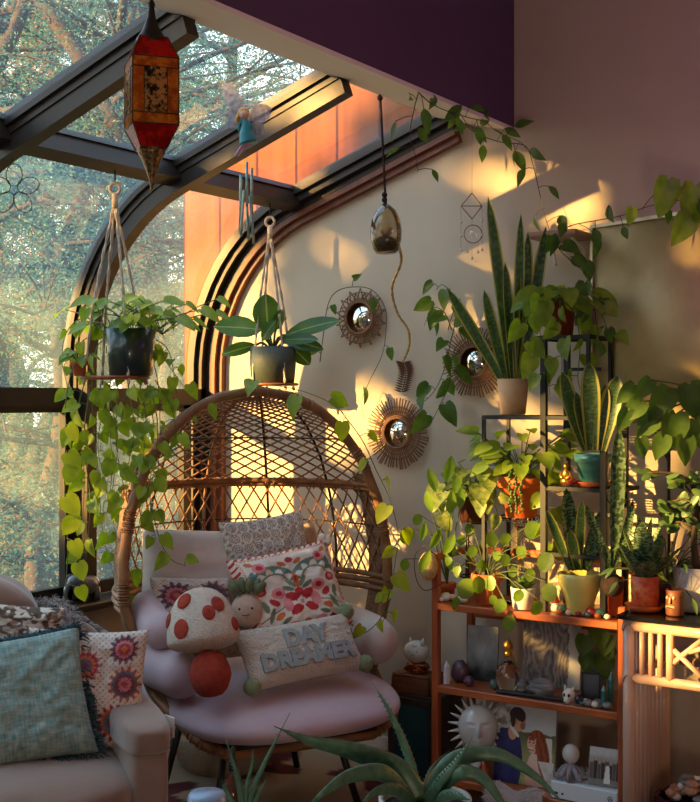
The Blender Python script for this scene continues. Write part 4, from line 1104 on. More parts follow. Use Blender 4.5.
def group_(u, v):
    c = mixt(srgb(120, 116, 112), srgb(196, 192, 190), smooth(.55, .9, v)+.2*fbm(u, v, 9))
    for k in range(9):
        x = .08+.105*k
        if abs(u-x) < .045 and .18 < v < .60+.05*sin(k*2.1): c = srgb(40, 36, 40) if k % 2 else srgb(96, 70, 64)
        if ell(u, v, x, .66+.05*sin(k*2.1), .028, .045): c = srgb(200, 150, 126)
    if abs(u-.52) < .05+.10*(.5-v) and .08 < v < .55: c = srgb(226, 220, 214)
    return c
picture('wedding_group_photo', 'small wedding party photo leaning on the white box', 'photo', onsh(606, 3.86, SZ[0]+.062), .125, .125, group_, 14, 6, 70, 60)
# -- middle shelf keepsakes
M_quartz = mat('pale_quartz', srgb(206, 200, 204), rough=.2, sss=.2, coat=.3)
M_ameth = mat('amethyst', srgb(104, 70, 84), srgb(60, 42, 58), scale=30, rough=.3, bump=.8, bscale=60)
p = onsh(446.5, 3.86, SZ[1]); b = MB(); b.lathe([(.013, 0), (.0125, .064), (.0001, .086)], p, 6); tag(b.build('crystal_tower', M_quartz, smooth=False), 'pale pointed crystal tower at the left of the middle shelf', 'crystal')
p = onsh(460, 3.91, SZ[1]); b = MB(); b.ball(p+V(0, 0, .038), (.035, .028, .042), 14, 10, fn=lambda d: 1+.22*mnoise.noise(d*4)); tag(b.build('amethyst_geode', M_ameth), 'purple brown amethyst chunk beside the crystal tower', 'crystal')
p = onsh(469, 3.87, SZ[1]); b = MB(); b.ball(p+V(0, 0, .018), (.02, .018, .02), 8, 6, fn=lambda d: 1+.2*mnoise.noise(d*5)); tag(b.build('amethyst_stone', M_ameth, smooth=False), 'small violet stone in front of the misty photo', 'crystal')
p = onsh(494, 3.87, SZ[1]); b = MB(); b.ball(p+V(0, 0, .019), (.019, .017, .019), 12, 8); tag(b.build('green_stone', mat('green_stone', srgb(70, 92, 84), rough=.3)), 'rounded dark green stone left of the round bottle', 'stone')
p = onsh(508, 3.88, SZ[1]); dec = thing('round_bottle', tuple(p), 'round clear glass bottle with a gilded stopper on the middle shelf', 'bottle')
M_clear = mat('clear_glass', (1, .95, .82), rough=.0, trans=1.0, ior=1.45)
M_gold = mat('gilt', srgb(196, 148, 66), rough=.3, metal=.9)
b = MB(); b.lathe([(.022, 0), (.026, .004), (.040, .028), (.0455, .052), (.040, .078), (.024, .098), (.013, .106), (.012, .125), (.015, .128)], p, 28); b.build('bottle', M_clear, dec)
b = MB(); b.lathe([(.014, .124), (.018, .130), (.014, .138), (.011, .148), (.019, .158), (.017, .170), (.008, .182), (.0005, .188)], p, 16); b.build('stopper', M_gold, dec)
b = MB(); b.tube([p+V(.012+.02*sin(t), 0, .11+.035*cos(t)) for t in [pi*i/9-.3 for i in range(10)]], .0025, 5); b.build('handle', M_gold, dec)
M_rock = mat('banded_rock', srgb(150, 142, 140), srgb(58, 54, 56), scale=16, rough=.7, stretch=(1, 1, 5), bump=.5)
for k, (px, Y, rx, ry, rz, lb) in enumerate(((523, 3.88, .022, .02, .028, 'small grey banded rock beside the round bottle'), (541, 3.865, .052, .03, .036, 'large grey banded rock in front of the drapery print'))):
    p = onsh(px, Y, SZ[1]); b = MB(); b.ball(p+V(0, 0, rz*.85), (rx, ry, rz), 16, 10, fn=lambda d: (1+.30*mnoise.noise(d*2.2+V(k*3, 0, 0)))*(.86 if d.z < -.8 else 1)); tag(b.build('rock', M_rock), lb, 'rock')
p = onsh(569, 3.85, SZ[1]); sk = thing('skull_figurine', tuple(p), 'little white animal skull figure on the middle shelf', 'figurine')
M_bone = mat('bone_white', srgb(222, 214, 204), rough=.6)
b = MB(); b.ball(p+V(0, 0, .027), (.022, .024, .022), 14, 10); b.ball(p+V(0, -.016, .013), (.012, .016, .012), 10, 8)
for x in (-1, 1): b.tube([p+V(x*.012, .003, .042), p+V(x*.019, .006, .06)], lambda t: .007*(1-t)+.0008, 7)
b.build('skull', M_bone, sk)
for x in (-1, 1): b = MB(); b.ball(p+V(x*.0085, -.0215, .030), (.005, .004, .006), 8, 6); b.build('eye_socket', M_rod, sk)
p = onsh(579, 3.85, SZ[1]); b = MB(); b.ball(p+V(0, 0, .016), .016, 14, 10); tag(b.build('dark_sphere', mat('obsidian', srgb(48, 44, 60), rough=.15)), 'dark polished sphere beside the white skull', 'sphere')
pA, pB = onY(497, 696, BY0+.02), onY(566, 702, BY0+.035); pA.z = pB.z = SZ[1]+.007
b = MB(); b.box((pA+pB)/2, ((pB-pA).length, .026, .012), Matrix.Rotation(atan2((pB-pA).y, (pB-pA).x), 3, 'Z'), bev=.003); tag(b.build('incense_holder', M_rod, smooth=False), 'long flat black incense holder on the front of the middle shelf', 'incense holder')
# jar of greenery, small black frame, bottles and pebbles at the right end
p = onsh(597, 4.0, SZ[1]); jar = thing('ivy_in_jar', tuple(p), 'broad leaved cutting in a dark glass jar at the right of the middle shelf', 'plant')
b = MB(); b.lathe([(.03, 0), (.032, .004), (.033, .10), (.024, .12), (.024, .13), (.021, .13), (.021, .118), (.03, .098), (.028, .008), (.001, .008)], p, 22); b.build('jar', mat('bottle_glass', srgb(150, 190, 170), rough=.05, trans=.8), jar)
R = random.Random(51); lf = MB(); st = MB()
for (x, y, L) in ((585, 640, .075), (597, 628, .085), (606, 640, .07), (592, 655, .08), (603, 660, .08), (584, 660, .05), (611, 652, .05)):
    q = onY(x, y-4, 3.93+R.uniform(-.03, .03)); st.tube([p+V(0, 0, .12), p.lerp(q, .6)+V(0, 0, .06), q], .002, 4); leaf(lf, q, V(R.uniform(-.6, .6), -.25, -.75), TOCAM, L, L*.95, HEART, droop=.2)
lf.build('leaves', G['dark'], jar); st.build('stems', M_stem, jar)
picture('small_framed_picture', 'small black framed picture under the leaves on the middle shelf', 'picture', onsh(591, 3.94, SZ[1]), .055, .085, lambda u, v: mixt(srgb(40, 44, 52), srgb(90, 96, 104), v), 8, 12, 6, 6, frame=M_rod, fw=.006)
M_tealg = mat('teal_stone', srgb(66, 112, 104), srgb(44, 80, 76), scale=20, rough=.2)
for k, (px, Y, h, lb) in enumerate(((604, 3.86, .075, 'teal glass crystal point near the right end of the middle shelf'), (611, 3.885, .12, 'tall green glass crystal point by the right post of the bookshelf'))):
    p = onsh(px, Y, SZ[1]); b = MB(); b.lathe([(.012, 0), (.0115, h*.75), (.0003, h)], p, 6); tag(b.build('crystal_point', M_tealg, smooth=False), lb, 'crystal')
for k in range(9):
    p = onsh(582+k*3.2, 3.842+(k % 2)*.02, SZ[1]); b = MB(); r_ = .009+.003*(k % 3); b.ball(p+V(0, 0, r_*.8), (r_*1.2, r_, r_*.85), 9, 7, fn=lambda d: 1+.15*mnoise.noise(d*3+V(k, 0, 0)))
    tag(b.build('pebble', (M_tealg, M_bone, M_rock)[k % 3]), 'small tumbled pebble in the row at the right front of the middle shelf', 'pebble', 'pebbles on the middle shelf')
# -- bottom shelf
p = onsh(478, 3.875, SZ[0]); sv = thing('sun_face_vase', tuple(p), 'white glazed vase shaped as a spiky sun face on the bottom shelf', 'vase')
M_glz = mat('white_glaze', srgb(206, 202, 196), rough=.22, coat=.4)
q = p+V(0, 0, .185); fM = frame_to(Quaternion(V(0, 0, 1), rad(30))@V(0, -1, .05))
def facefn(d):
    k = 1.0; x, y = d.x, d.y
    if d.z > 0:
        k += .26*exp(-((x/.12)**2+((y+.05)/.28)**2)) + .12*exp(-((x/.22)**2+((y+.47)/.07)**2)) + .12*exp(-((x/.2)**2+((y+.62)/.06)**2)) + .09*exp(-((abs(x)-.35)**2/.05+((y-.30)/.07)**2)) + .05*exp(-((abs(x)-.35)**2/.02+((y-.10)/.06)**2))-.10*exp(-((abs(x)-.36)**2/.03+((y-.2)/.09)**2))+.06*exp(-((x/.25)**2+((y+.80)/.13)**2))
    return k
b = MB(); b.ball(q, (.074, .082, .05), 48, 40, M=fM@Matrix(((1, 0, 0), (0, 0, 1), (0, -1, 0))), fn=lambda d: facefn(V(d.x, d.z, -d.y)))if False else None
def fpt(u, v):
    a = 2*pi*u; r = v*pi; d = V(sin(r)*cos(a), sin(r)*sin(a), cos(r)); return q+fM@(V(d.x*.072, d.y*.082, d.z*.048)*facefn(d))
b = MB(); b.grid(fpt, 60, 44, closeu=True); b.build('face', M_glz, sv)
for k in range(22):
    a = 2*pi*(k+.5)/22
    if 1.48*pi < a < 1.56*pi: continue
    b = MB(); c = V(cos(a)*.068, sin(a)*.078, 0); d = V(cos(a), sin(a), 0); b.tube([q+fM@c, q+fM@(c+d*.042)], lambda t: .0075*(1-t)+.0012, 8); b.build('ray', M_glz, sv)
b = MB(); b.lathe([(.035, 0), (.036, .01), (.026, .05), (.024, .11)], p, 22); b.build('base', M_glz, sv)
p = onsh(482, 3.825, SZ[0]); p.y -= 0; b = MB(); b.lathe([(.020, 0), (.021, .004), (.021, .045), (.010, .065), (.009, .085), (.0005, .088)], p+V(0, .012, 0), 18); tag(b.build('copper_bottle', mat('copper', srgb(176, 96, 66), rough=.3, metal=.8)), 'small copper bottle in front of the sun face vase', 'bottle')
# white fleece hanging over the board edge
fl_ = MB(); R_ = random.Random(12); c0 = onsh(520, 3.85, SZ[0])
def fle(u, v):
    x = -.11+.22*u; k = v
    return c0+V(x, -.03-.03*min(1, k*2)+(.03 if k > 1 else 0), .012+.012*sin(u*9)-max(0, k-.35)*.09*(1+.3*sin(u*7)))
fl_.grid(fle, 20, 12)
for k in range(2600):
    u, v = R_.random(), R_.random(); pp_ = fle(u, v); n_ = V(R_.gauss(0, .5), -R_.uniform(.2, 1), R_.uniform(-.2, .8)).normalized(); L = R_.uniform(.012, .026); e = n_.orthogonal().normalized()*.0014
    fl_.face(fl_.vert(pp_-e), fl_.vert(pp_+e), fl_.vert(pp_+n_*L+V(0, 0, -.006)))
tag(fl_.build('fleece', mat('white_fleece', srgb(218, 208, 206), rough=1, sheen=.4)), 'white fluffy fleece hanging over the front of the bottom shelf', 'fleece')
# white electronics box
pc_ = onsh(590, 3.885, SZ[0]); wb = thing('white_console', tuple(pc_), 'flat white electronics box at the right of the bottom shelf', 'console')
M_wpl = mat('white_plastic', srgb(206, 210, 216), rough=.4)
wx0, wx1 = onsh(551, 3.83, 0).x, BX1-.003
b = MB(); b.box(((wx0+wx1)/2, 3.925, SZ[0]+.032), (wx1-wx0, .20, .06), bev=.004); b.build('casing', M_wpl, wb, smooth=False)
b = MB()
for dx, w in ((.022, .012), (.045, .007)): b.box((wx0+dx, 3.8245, SZ[0]+.022), (w, .002, .007))
b.build('ports', M_rod, wb, smooth=False)
lx = wx1-.026
b = MB(); b.tube([V(lx+.008*cos(t), 3.8243, SZ[0]+.035+.008*sin(t)) for t in [2*pi*i/18 for i in range(18)]], .0012, 5, closed=True)
for sg in (-1, 1): b.tube(bez([V(lx-.006, 3.8243, SZ[0]+.035-sg*.006), V(lx, 3.8243, SZ[0]+.0365), V(lx+.006, 3.8243, SZ[0]+.035-sg*.006)], 4) if sg > 0 else bez([V(lx-.006, 3.8243, SZ[0]+.029), V(lx, 3.8243, SZ[0]+.037), V(lx+.006, 3.8243, SZ[0]+.029)], 4), .0012, 5)
b.build('emblem', M_rod, wb)
p = onsh(571, 3.88, SZ[0]+.062); oc = thing('octopus_figurine', tuple(p), 'pale octopus figurine with a round white head on the white box', 'figurine')
b = MB(); b.ball(p+V(0, 0, .085), (.030, .030, .034), 20, 14); b.build('head', M_glz, oc)
b = MB(); b.ball(p+V(0, 0, .045), (.016, .016, .02), 12, 8)
for k in range(8):
    a = 2*pi*k/8+.2; d = V(cos(a), sin(a), 0); b.tube(bez([p+V(0, 0, .045), p+d*.028+V(0, 0, .03), p+d*.043+V(0, 0, .011), p+d*.058+V(0, 0, .012), p+d*.055+V(0, 0, .028)], 5), lambda t: .012-.007*t, 8)
b.build('tentacles', mat('frosted_lilac', srgb(176, 164, 172), rough=.2, trans=.4), oc)
p = onY(604, 727, 4.0); p.z = SZ[0]+.0
b = MB(); b.tube([V(BX1-.19, 4.06, .20), V(BX1-.008, 4.06, .20)], .032, 20); o = b.build('paper_roll', mat('cream_paper', srgb(206, 196, 182), rough=.9)); tag(o, 'rolled cream paper behind the wedding party photo', 'paper roll')
for x in (BX1-.18, BX1-.02):
    b = MB(); b.box((x, 4.06, (SZ[0]+.168)/2+.001), (.012, .05, .168-SZ[0]-.002)); tag(b.build('paper_roll_rest', M_shelf, smooth=False), 'low wooden rest under the rolled cream paper', 'rest', 'rests under the paper roll')
# -- small cabinet left of the bookshelf with the cat figure
ca = onY(411, 697, 4.0); cab = thing('teal_cabinet', (ca.x, 4.06, 0), 'low dark cabinet with a teal glass door beside the bookshelf', 'cabinet')
cx0, cx1 = onY(386, 700, 3.97).x, onY(437, 700, 3.97).x; cz = .352
M_dkw = mat('dark_wood', srgb(70, 52, 40), srgb(50, 38, 30), scale=6, rough=.5, stretch=(6, 6, 1))
b = MB(); b.box(((cx0+cx1)/2, 4.08, cz/2), (cx1-cx0, .2, cz), bev=.004); b.build('body', M_dkw, cab, smooth=False)
b = MB(); fx0, fx1 = cx0+.012, cx1-.012
for (x, z, sx, sz) in (((fx0+fx1)/2, cz-.025, fx1-fx0, .026), ((fx0+fx1)/2, .03, fx1-fx0, .026), (fx0+.012, cz/2, .024, cz-.03), (fx1-.012, cz/2, .024, cz-.03)): b.box((x, 3.974, z), (sx, .014, sz), bev=.002)
dr = b.build('door', M_dkw, cab, smooth=False)
b = MB(); b.box(((fx0+fx1)/2, 3.978, cz/2), (fx1-fx0-.04, .006, cz-.06)); b.build('pane', mat('teal_glass', srgb(22, 72, 88), srgb(12, 44, 60), scale=4, rough=.15), dr, smooth=False)
wx = (onY(393, 690, 4.0).x+onY(430, 690, 4.0).x)/2; ww = onY(430, 690, 4.0).x-onY(393, 690, 4.0).x
b = MB(); b.box((wx, 4.05, cz+.032), (ww, .13, .060), bev=.003); b.box((wx, 4.05, cz+.068), (ww*.96, .126, .010), bev=.002); tag(b.build('wooden_box', mat('box_wood', srgb(136, 88, 56), srgb(108, 66, 40), scale=6, rough=.55, stretch=(1, 7, 7)), smooth=False), 'small wooden box standing on the teal cabinet', 'box')
cz2 = cz+.073
nest = thing('copper_wire_nest', (wx, 4.04, cz2), 'nest of glossy copper wire on the wooden box', 'ornament'); b = MB(); R_ = random.Random(4)
for k in range(12):
    t0 = R_.uniform(0, 6); rx = R_.uniform(.02, .044); b.tube([V(wx+R_.uniform(-.012, .012)+rx*cos(t+t0)*1.1, 4.04+rx*sin(t+t0)*.9, cz2+.022+.016*sin(2*t+k)) for t in [2*pi*i/20 for i in range(20)]], .0035, 5, closed=True)
b.build('coils', mat('copper_wire', srgb(190, 110, 70), rough=.25, metal=.85), nest)
kp = V(wx+.002, 4.035, cz2+.043)
ct = thing('cat_figurine', tuple(kp), 'plump white cat figurine sitting on the copper wire nest', 'figurine'); cfm = frame_to(V(.2, -1, 0))
b = MB(); b.ball(kp+V(0, 0, .040), (.052, .044, .044), 24, 16, M=cfm@Matrix(((1, 0, 0), (0, 0, 1), (0, -1, 0))) if False else None); b.build('body', M_glz, ct)
for x in (-1, 1): b = MB(); b.tube([kp+V(x*.026+.004, -.006, .068), kp+V(x*.030+.004, -.006, .098)], lambda t: .013*(1-t)+.001, 8); b.build('ear', M_glz, ct)
b = MB()
for x in (-1, 1): b.ball(kp+V(.010+x*.017, -.0415, .048), (.003, .002, .003), 8, 6)
b.tube([kp+V(.010-.008+.016*i/8, -.0445, .037-.003*abs(sin(2*pi*i/8))) for i in range(9)], .001, 4)
for i in (-1, 0, 1): b.tube([kp+V(.010+i*.008, -.031, .072), kp+V(.010+i*.008, -.036, .064)], .0016, 4)
b.build('face', mat('grey_paint', srgb(92, 80, 76), rough=.6), ct)
# -- along the top board: stones, shells and small figures
M_redst = mat('red_stone', srgb(168, 52, 40), rough=.3)
for k in range(22):
    px = (441, 446, 452, 457, 463)[k] if k < 5 else 556+(k-5)*3.2
    Y = 3.845+.018*((k*7) % 3); p = onsh(px, Y, SZ[2]); r_ = .010+.004*((k*5) % 3)
    b = MB(); b.ball(p+V(0, 0, r_*.85), (r_*1.2, r_, r_*.9), 10, 7, fn=lambda d: 1+.16*mnoise.noise(d*3+V(k, 1, 0)))
    if k < 5: tag(b.build('shell', M_bone), 'little pale shell at the left front of the top board', 'shell', 'shells on the top board')
    else: tag(b.build('tumbled_stone', (M_redst, M_bone, M_terra, M_tealg)[k % 4]), 'small tumbled stone in the row along the right front of the top board', 'stone', 'stones on the top board')
p = onsh(554, 3.90, SZ[2]); gn = thing('gnome_figurine', tuple(p), 'tiny gnome with a red pointed hat beside the yellow pot', 'figurine')
b = MB(); b.lathe([(.020, 0), (.022, .006), (.018, .035), (.001, .045)], p, 14); b.build('body', M_bone, gn)
b = MB(); b.lathe([(.021, .030), (.019, .036), (.010, .06), (.0005, .082)], p, 14); b.build('hat', M_redst, gn)
b = MB(); b.ball(p+V(-.002, -.019, .031), .006, 8, 6); b.build('nose', mat('skin_clay', srgb(206, 150, 120), rough=.6), gn)
# woven pod hanging from a bent wire on the left post
wp = onY(428, 566, 3.80); wr = thing('woven_pod', tuple(wp-V(0, 0, .06)), 'pale woven pod hanging on a wire loop from the left bookshelf post', 'ornament')
b = MB(); b.ball(wp, (.036, .036, .052), 20, 14, fn=lambda d: 1+.05*mnoise.noise(d*8)); b.build('pod', mat('pale_fibre', srgb(212, 178, 128), srgb(182, 146, 98), scale=60, rough=.9, bump=.8, bscale=130), wr)
b = MB(); b.tube(bez([wp+V(0, 0, .05), wp+V(-.02, 0, .07), wp+V(-.055, .0, .03), wp+V(-.05, .0, -.05), wp+V(-.01, .0, -.09), wp+V(.05, .03, -.06)], 6), .0018, 5); b.build('wire', M_brownstem, wr)
# ------------------------------------------------------------------ metal plant stand on the bookshelf and the plants around it
ZT = SZ[2]+.001
stand = thing('plant_stand', (-1.66, 3.96, ZT), 'tall black metal tiered plant stand on top of the bookshelf', 'plant stand')
PXs = (-1.765, -1.545); PYs = (3.87, 4.07); TIER = (1.435, 1.19, 1.715)
for x in PXs:
    for y in PYs:
        zt = 1.715 if x < -1.7 else 1.44
        b = MB(); b.box((x, y, (ZT+zt)/2), (.020, .020, zt-ZT)); b.build('post', M_rod, stand, smooth=False)
def tier(x0, x1, z, nm='tier'):
    b = MB()
    for y in PYs: b.box(((x0+x1)/2, y, z-.008), (x1-x0, .014, .014))
    for x in (x0, x1): b.box((x, sum(PYs)/2, z-.008), (.014, PYs[1]-PYs[0], .014))
    n = 7
    for i in range(1, n): b.tube([V(x0, PYs[0]+(PYs[1]-PYs[0])*i/n, z-.004), V(x1, PYs[0]+(PYs[1]-PYs[0])*i/n, z-.004)], .003, 5)
    b.build(nm, M_rod, stand, smooth=False)
tier(-2.00, -1.545, 1.435); tier(-1.765, -1.50, 1.19); tier(-1.80, -1.60, 1.715); tier(-1.765, -1.545, .96)
for args in (((-1.70, PYs[1], 1.60), (.13, .012, .012)), ((-1.655, PYs[1], 1.08), (.22, .012, .012)), ((-1.60, PYs[0], 1.575), (.012, .012, .28)), ((-1.60, PYs[1], 1.575), (.012, .012, .28)), ((-2.0, PYs[0], (1.435+ZT)/2), (.012, .012, 1.425-ZT)), ((-2.0, PYs[1], (1.435+ZT)/2), (.012, .012, 1.425-ZT))):
    b = MB(); b.box(*args); b.build('brace', M_rod, stand, smooth=False)
def onst(px, Y, z): p = onY(px, 400, Y); p.z = z+.001; return p
R = random.Random(61)
# tall snake plant
M_beige = mat('beige_clay', srgb(206, 170, 130), srgb(190, 152, 112), scale=14, rough=.8)
c = onst(513, 3.97, 1.435); sp1 = potted('tall_snake_plant', 'tall yellow edged snake plant in a beige pot at the upper left of the stand', 'snake plants', c, .058, .046, .13, M_beige)
t0 = 4.36
for (tx, ty, bx, w, be) in ((488, 196, 512, .046, .02), (521, 214, 516, .038, -.02), (528, 232, 519, .05, .02), (546, 226, 521, .046, .05), (447, 288, 508, .044, -.10), (484, 290, 510, .045, -.05), (505, 262, 514, .04, .0), (536, 290, 519, .04, .04)):
    b = MB(); blade(b, V(*at(bx, 384, t0))+V(0, 0, -.02), at(tx, ty, t0-R.uniform(-.03, .06)), w, bend=be, face=TOCAM+RGT*R.uniform(-.5, .5)); b.build('leaf', G['snake'], sp1)
# red pot on the top tier with pothos
M_red = mat('red_glaze', srgb(140, 40, 30), srgb(108, 30, 24), scale=20, rough=.3)
c = onst(560, 3.96, 1.715); tp2 = potted('top_tier_pothos', 'pothos in a dark red pot on the topmost tier of the stand', None, c, .058, .045, .12, M_red, lip=.004)
lf = MB(); st = MB(); bunch(lf, st, c+V(0, 0, .11), R, 26, .9, (.07, .11), up=.6, pet=(.03, .12))
tt = 4.16
for q in ([(556, 300), (545, 300), (540, 330), (545, 360), (550, 395)], [(560, 300), (572, 310), (580, 340), (578, 380), (586, 400)], [(566, 300), (590, 300), (604, 320), (612, 350)], [(560, 300), (560, 330), (562, 370), (556, 390)], [(550, 300), (532, 310), (524, 340), (530, 370)]):
    vine(lf, st, PX(q, tt), R, gap=.05, size=(.055, .09))
lf.build('leaves', G['pothos'], tp2); st.build('vines', M_stem, tp2)
# teal pot snake plant
M_teal = mat('teal_glaze', srgb(48, 112, 122), srgb(96, 152, 144), scale=10, rough=.35, coat=.4, stretch=(1, 1, 3))
c = onst(593, 3.93, 1.19); sp2 = potted('teal_pot_snake_plant', 'snake plant in a teal glazed pot with a terracotta saucer on the stand', 'snake plants', c+V(0, 0, .008), .062, .046, .105, M_teal, lip=.003, lh=.03)
b = MB(); b.lathe([(.052, -.007), (.062, .010), (.058, .010), (.048, .0), (0, .0)], c+V(0, 0, .007), 26); b.build('saucer', M_terra, sp2)
for (tx, ty, bx, w, be) in ((562, 372, 586, .062, -.06), (589, 362, 592, .066, .03), (618, 376, 600, .07, .05), (605, 384, 597, .05, .02), (576, 392, 589, .045, -.03)):
    b = MB(); blade(b, V(*at(bx, 450, 4.06)), at(tx, ty, 4.04), w, bend=be, face=TOCAM+RGT*R.uniform(-.4, .4), base_w=.6); b.build('leaf', G['snake'], sp2)
# gilded figure and red cactus on the tier
c = onst(566, 3.885, 1.19); gb = thing('gilded_figurine', tuple(c), 'tiny gilded seated figure beside the teal pot', 'figurine'); b = MB()
b.ball(c+V(0, 0, .016), (.022, .018, .016), 14, 9); b.ball(c+V(0, 0, .04), (.015, .012, .02), 12, 9); b.ball(c+V(0, 0, .068), (.010, .010, .012), 12, 9)
for x in (-1, 1): b.tube([c+V(x*.014, 0, .05), c+V(x*.02, -.004, .034), c+V(x*.006, -.014, .026)], .005, 7)
b.build('figure', M_gold, gb)
c = onst(573, 3.885, 1.19); b = MB(); R_ = random.Random(8)
for k in range(150):
    d = V(R_.gauss(0, 1), R_.gauss(0, 1), abs(R_.gauss(0, .8))).normalized(); b.tube([c+V(.0, 0, .008), c+V(0, 0, .006)+d*R_.uniform(.02, .036)], lambda t: .0022*(1-t)+.0005, 4)
tag(b.build('dried_flower', mat('dried_red', srgb(150, 62, 48), srgb(112, 40, 34), scale=50, rough=.9)), 'spiky dried red flower head beside the gilded figure', 'dried flower')
# yellow pot snake plant on the top board
M_yel = mat('pale_yellow_glaze', srgb(230, 214, 120), srgb(216, 198, 102), scale=8, rough=.4, coat=.2)
c = onst(580, 3.885, ZT); r_ = thing('yellow_pot_snake_plant', tuple(c), 'dark banded snake plant in a tapered pale yellow pot', 'plant', 'snake plants')
b = MB(); b.lathe([(.038, 0), (.042, .004), (.052, .05), (.072, .10), (.078, .128), (.076, .142), (.070, .142), (.066, .12), (.04, .115)], c, 30); b.build('pot', M_yel, r_); soil(r_, c, .066, .122)
for (tx, ty, bx, w, be) in ((566, 488, 575, .055, -.04), (582, 500, 579, .035, .02), (600, 512, 584, .042, .06), (596, 532, 586, .045, .05), (546, 510, 571, .035, -.08), (570, 530, 578, .04, -.02)):
    b = MB(); blade(b, V(*at(bx, 570, 4.15)), at(tx, ty, 4.1), w, bend=be, face=TOCAM+RGT*R.uniform(-.4, .4)); b.build('leaf', G['snakedark'] if w > .04 else G['snake'], r_)
# tall paddle leaf in an orange pot
c = onst(614, 3.93, ZT); pd = potted('paddle_snake_plant', 'single tall banded paddle leaf rising from a narrow orange pot', 'snake plants', c, .034, .028, .13, M_orange)
b = MB(); blade(b, V(*at(613, 575, 4.03)), at(619, 428, 4.0), .052, bend=.02, base_w=.28, n=18); b.build('leaf', G['snakedark'], pd)
for (tx, ty) in ((586, 505), (633, 500), (604, 545)):
    b = MB(); blade(b, V(*at(613, 572, 4.03)), at(tx, ty, 4.02), .03, bend=.10 if tx > 613 else -.10); b.build('leaf', G['snakedark'], pd)
# hanging coconut shell
cc_ = onY(612, 585, 3.86); b = MB(); b.ball(cc_, (.040, .038, .040), 18, 12, fn=lambda d: 1+.03*mnoise.noise(d*9)); cr_ = thing('coconut_shell', tuple(cc_-V(0, 0, .04)), 'dark hairy coconut shell hanging in front of the orange pot', 'ornament'); b.build('shell', mat('coconut', srgb(70, 52, 40), srgb(44, 32, 26), scale=30, rough=1, bump=1, bscale=160), cr_)
b = MB(); b.tube(bez([cc_+V(0, 0, .036), cc_+V(.012, .03, .2), V(PXs[1], PYs[0]-.005, 1.18)], 6), .002, 5); b.build('cord', M_brownstem, cr_)
# orange pot on a glass pedestal
pd_ = onst(521, 3.96, ZT); gp = thing('glass_pedestal', tuple(pd_), 'clear glass pedestal stand carrying the orange pot', 'pedestal')
b = MB(); hz = 1.062-ZT; b.lathe([(.065, 0), (.066, .006), (.02, .016), (.013, .05), (.013, hz-.05), (.03, hz-.016), (.082, hz-.008), (.086, hz+.006), (.080, hz+.006), (.078, hz-.001), (0, hz-.001)], pd_, 32); b.build('stand', M_clear, gp)
c = V(pd_.x, pd_.y, ZT+hz+.001); op = potted('orange_pot_plant', 'bushy plant in a bright orange pot on the glass pedestal', None, c, .080, .055, .150, M_orange, lip=.006, lh=.04)
lf = MB(); st = MB(); bunch(lf, st, c+V(0, 0, .14), R, 50, .8, (.05, .085), up=1.0, pet=(.05, .22), zmin=.15)
vine(lf, st, [c+V(.05, 0, .15), c+V(.11, -.03, .16), c+V(.12, -.04, .06), c+V(.12, -.04, -.08)], R, gap=.05, size=(.05, .07))
lf.build('leaves', G['pothos'], op); st.build('stems', M_stem, op)
lf = MB(); st = MB()
for k in range(3): 
    q = c+V(.0+.02*k, -.045, .15); P = bez([q, q+V(.006, -.05, .02), q+V(.008, -.058, -.04), q+V(.006, -.05, -.12)], 8); st.tube(P, .0012, 4)
    for p in P[4:]: lf.ball(p+V(R.gauss(0, .004), R.gauss(0, .004), 0), .0055, 6, 5)
lf.build('bead_leaves', G['succ'], op); st.build('bead_stems', M_stem, op)
# brown pot with variegated leaves on a wire trivet
bp_ = onst(474, 3.98, ZT); tv = thing('wire_trivet', tuple(bp_), 'tall thin wire stand carrying the brown pot', 'pot stand'); b = MB(); zt = 1.035-ZT
for k in range(3): a = 2*pi*k/3+.4; b.tube([bp_+V(cos(a)*.055, sin(a)*.055, .003), bp_+V(cos(a)*.045, sin(a)*.045, zt)], .0035, 6)
for z, r0 in ((zt-.003, .045), (.08, .053)): b.tube([bp_+V(cos(t)*r0, sin(t)*r0, z) for t in [2*pi*i/20 for i in range(20)]], .0035, 6, closed=True)
b.build('frame', M_rod, tv)
c = V(bp_.x, bp_.y, ZT+zt+.002); vp = potted('variegated_pothos', 'variegated pothos in a dark brown pot left of the orange pot', None, c, .066, .052, .115, mat('brown_glaze', srgb(92, 50, 34), srgb(66, 36, 26), scale=10, rough=.4), lip=.004)
lf = MB(); st = MB(); bunch(lf, st, c+V(0, 0, .105), R, 34, .9, (.075, .11), up=.6, pet=(.05, .18))
vine(lf, st, PX([(474, 492), (455, 480), (440, 495), (434, 520)], 4.4), R, gap=.045, size=(.05, .08)); vine(lf, st, PX([(478, 492), (492, 500), (500, 520)], 4.3), R, gap=.045, size=(.05, .08))
lf.build('leaves', G['varieg'], vp); st.build('stems', M_stem, vp)
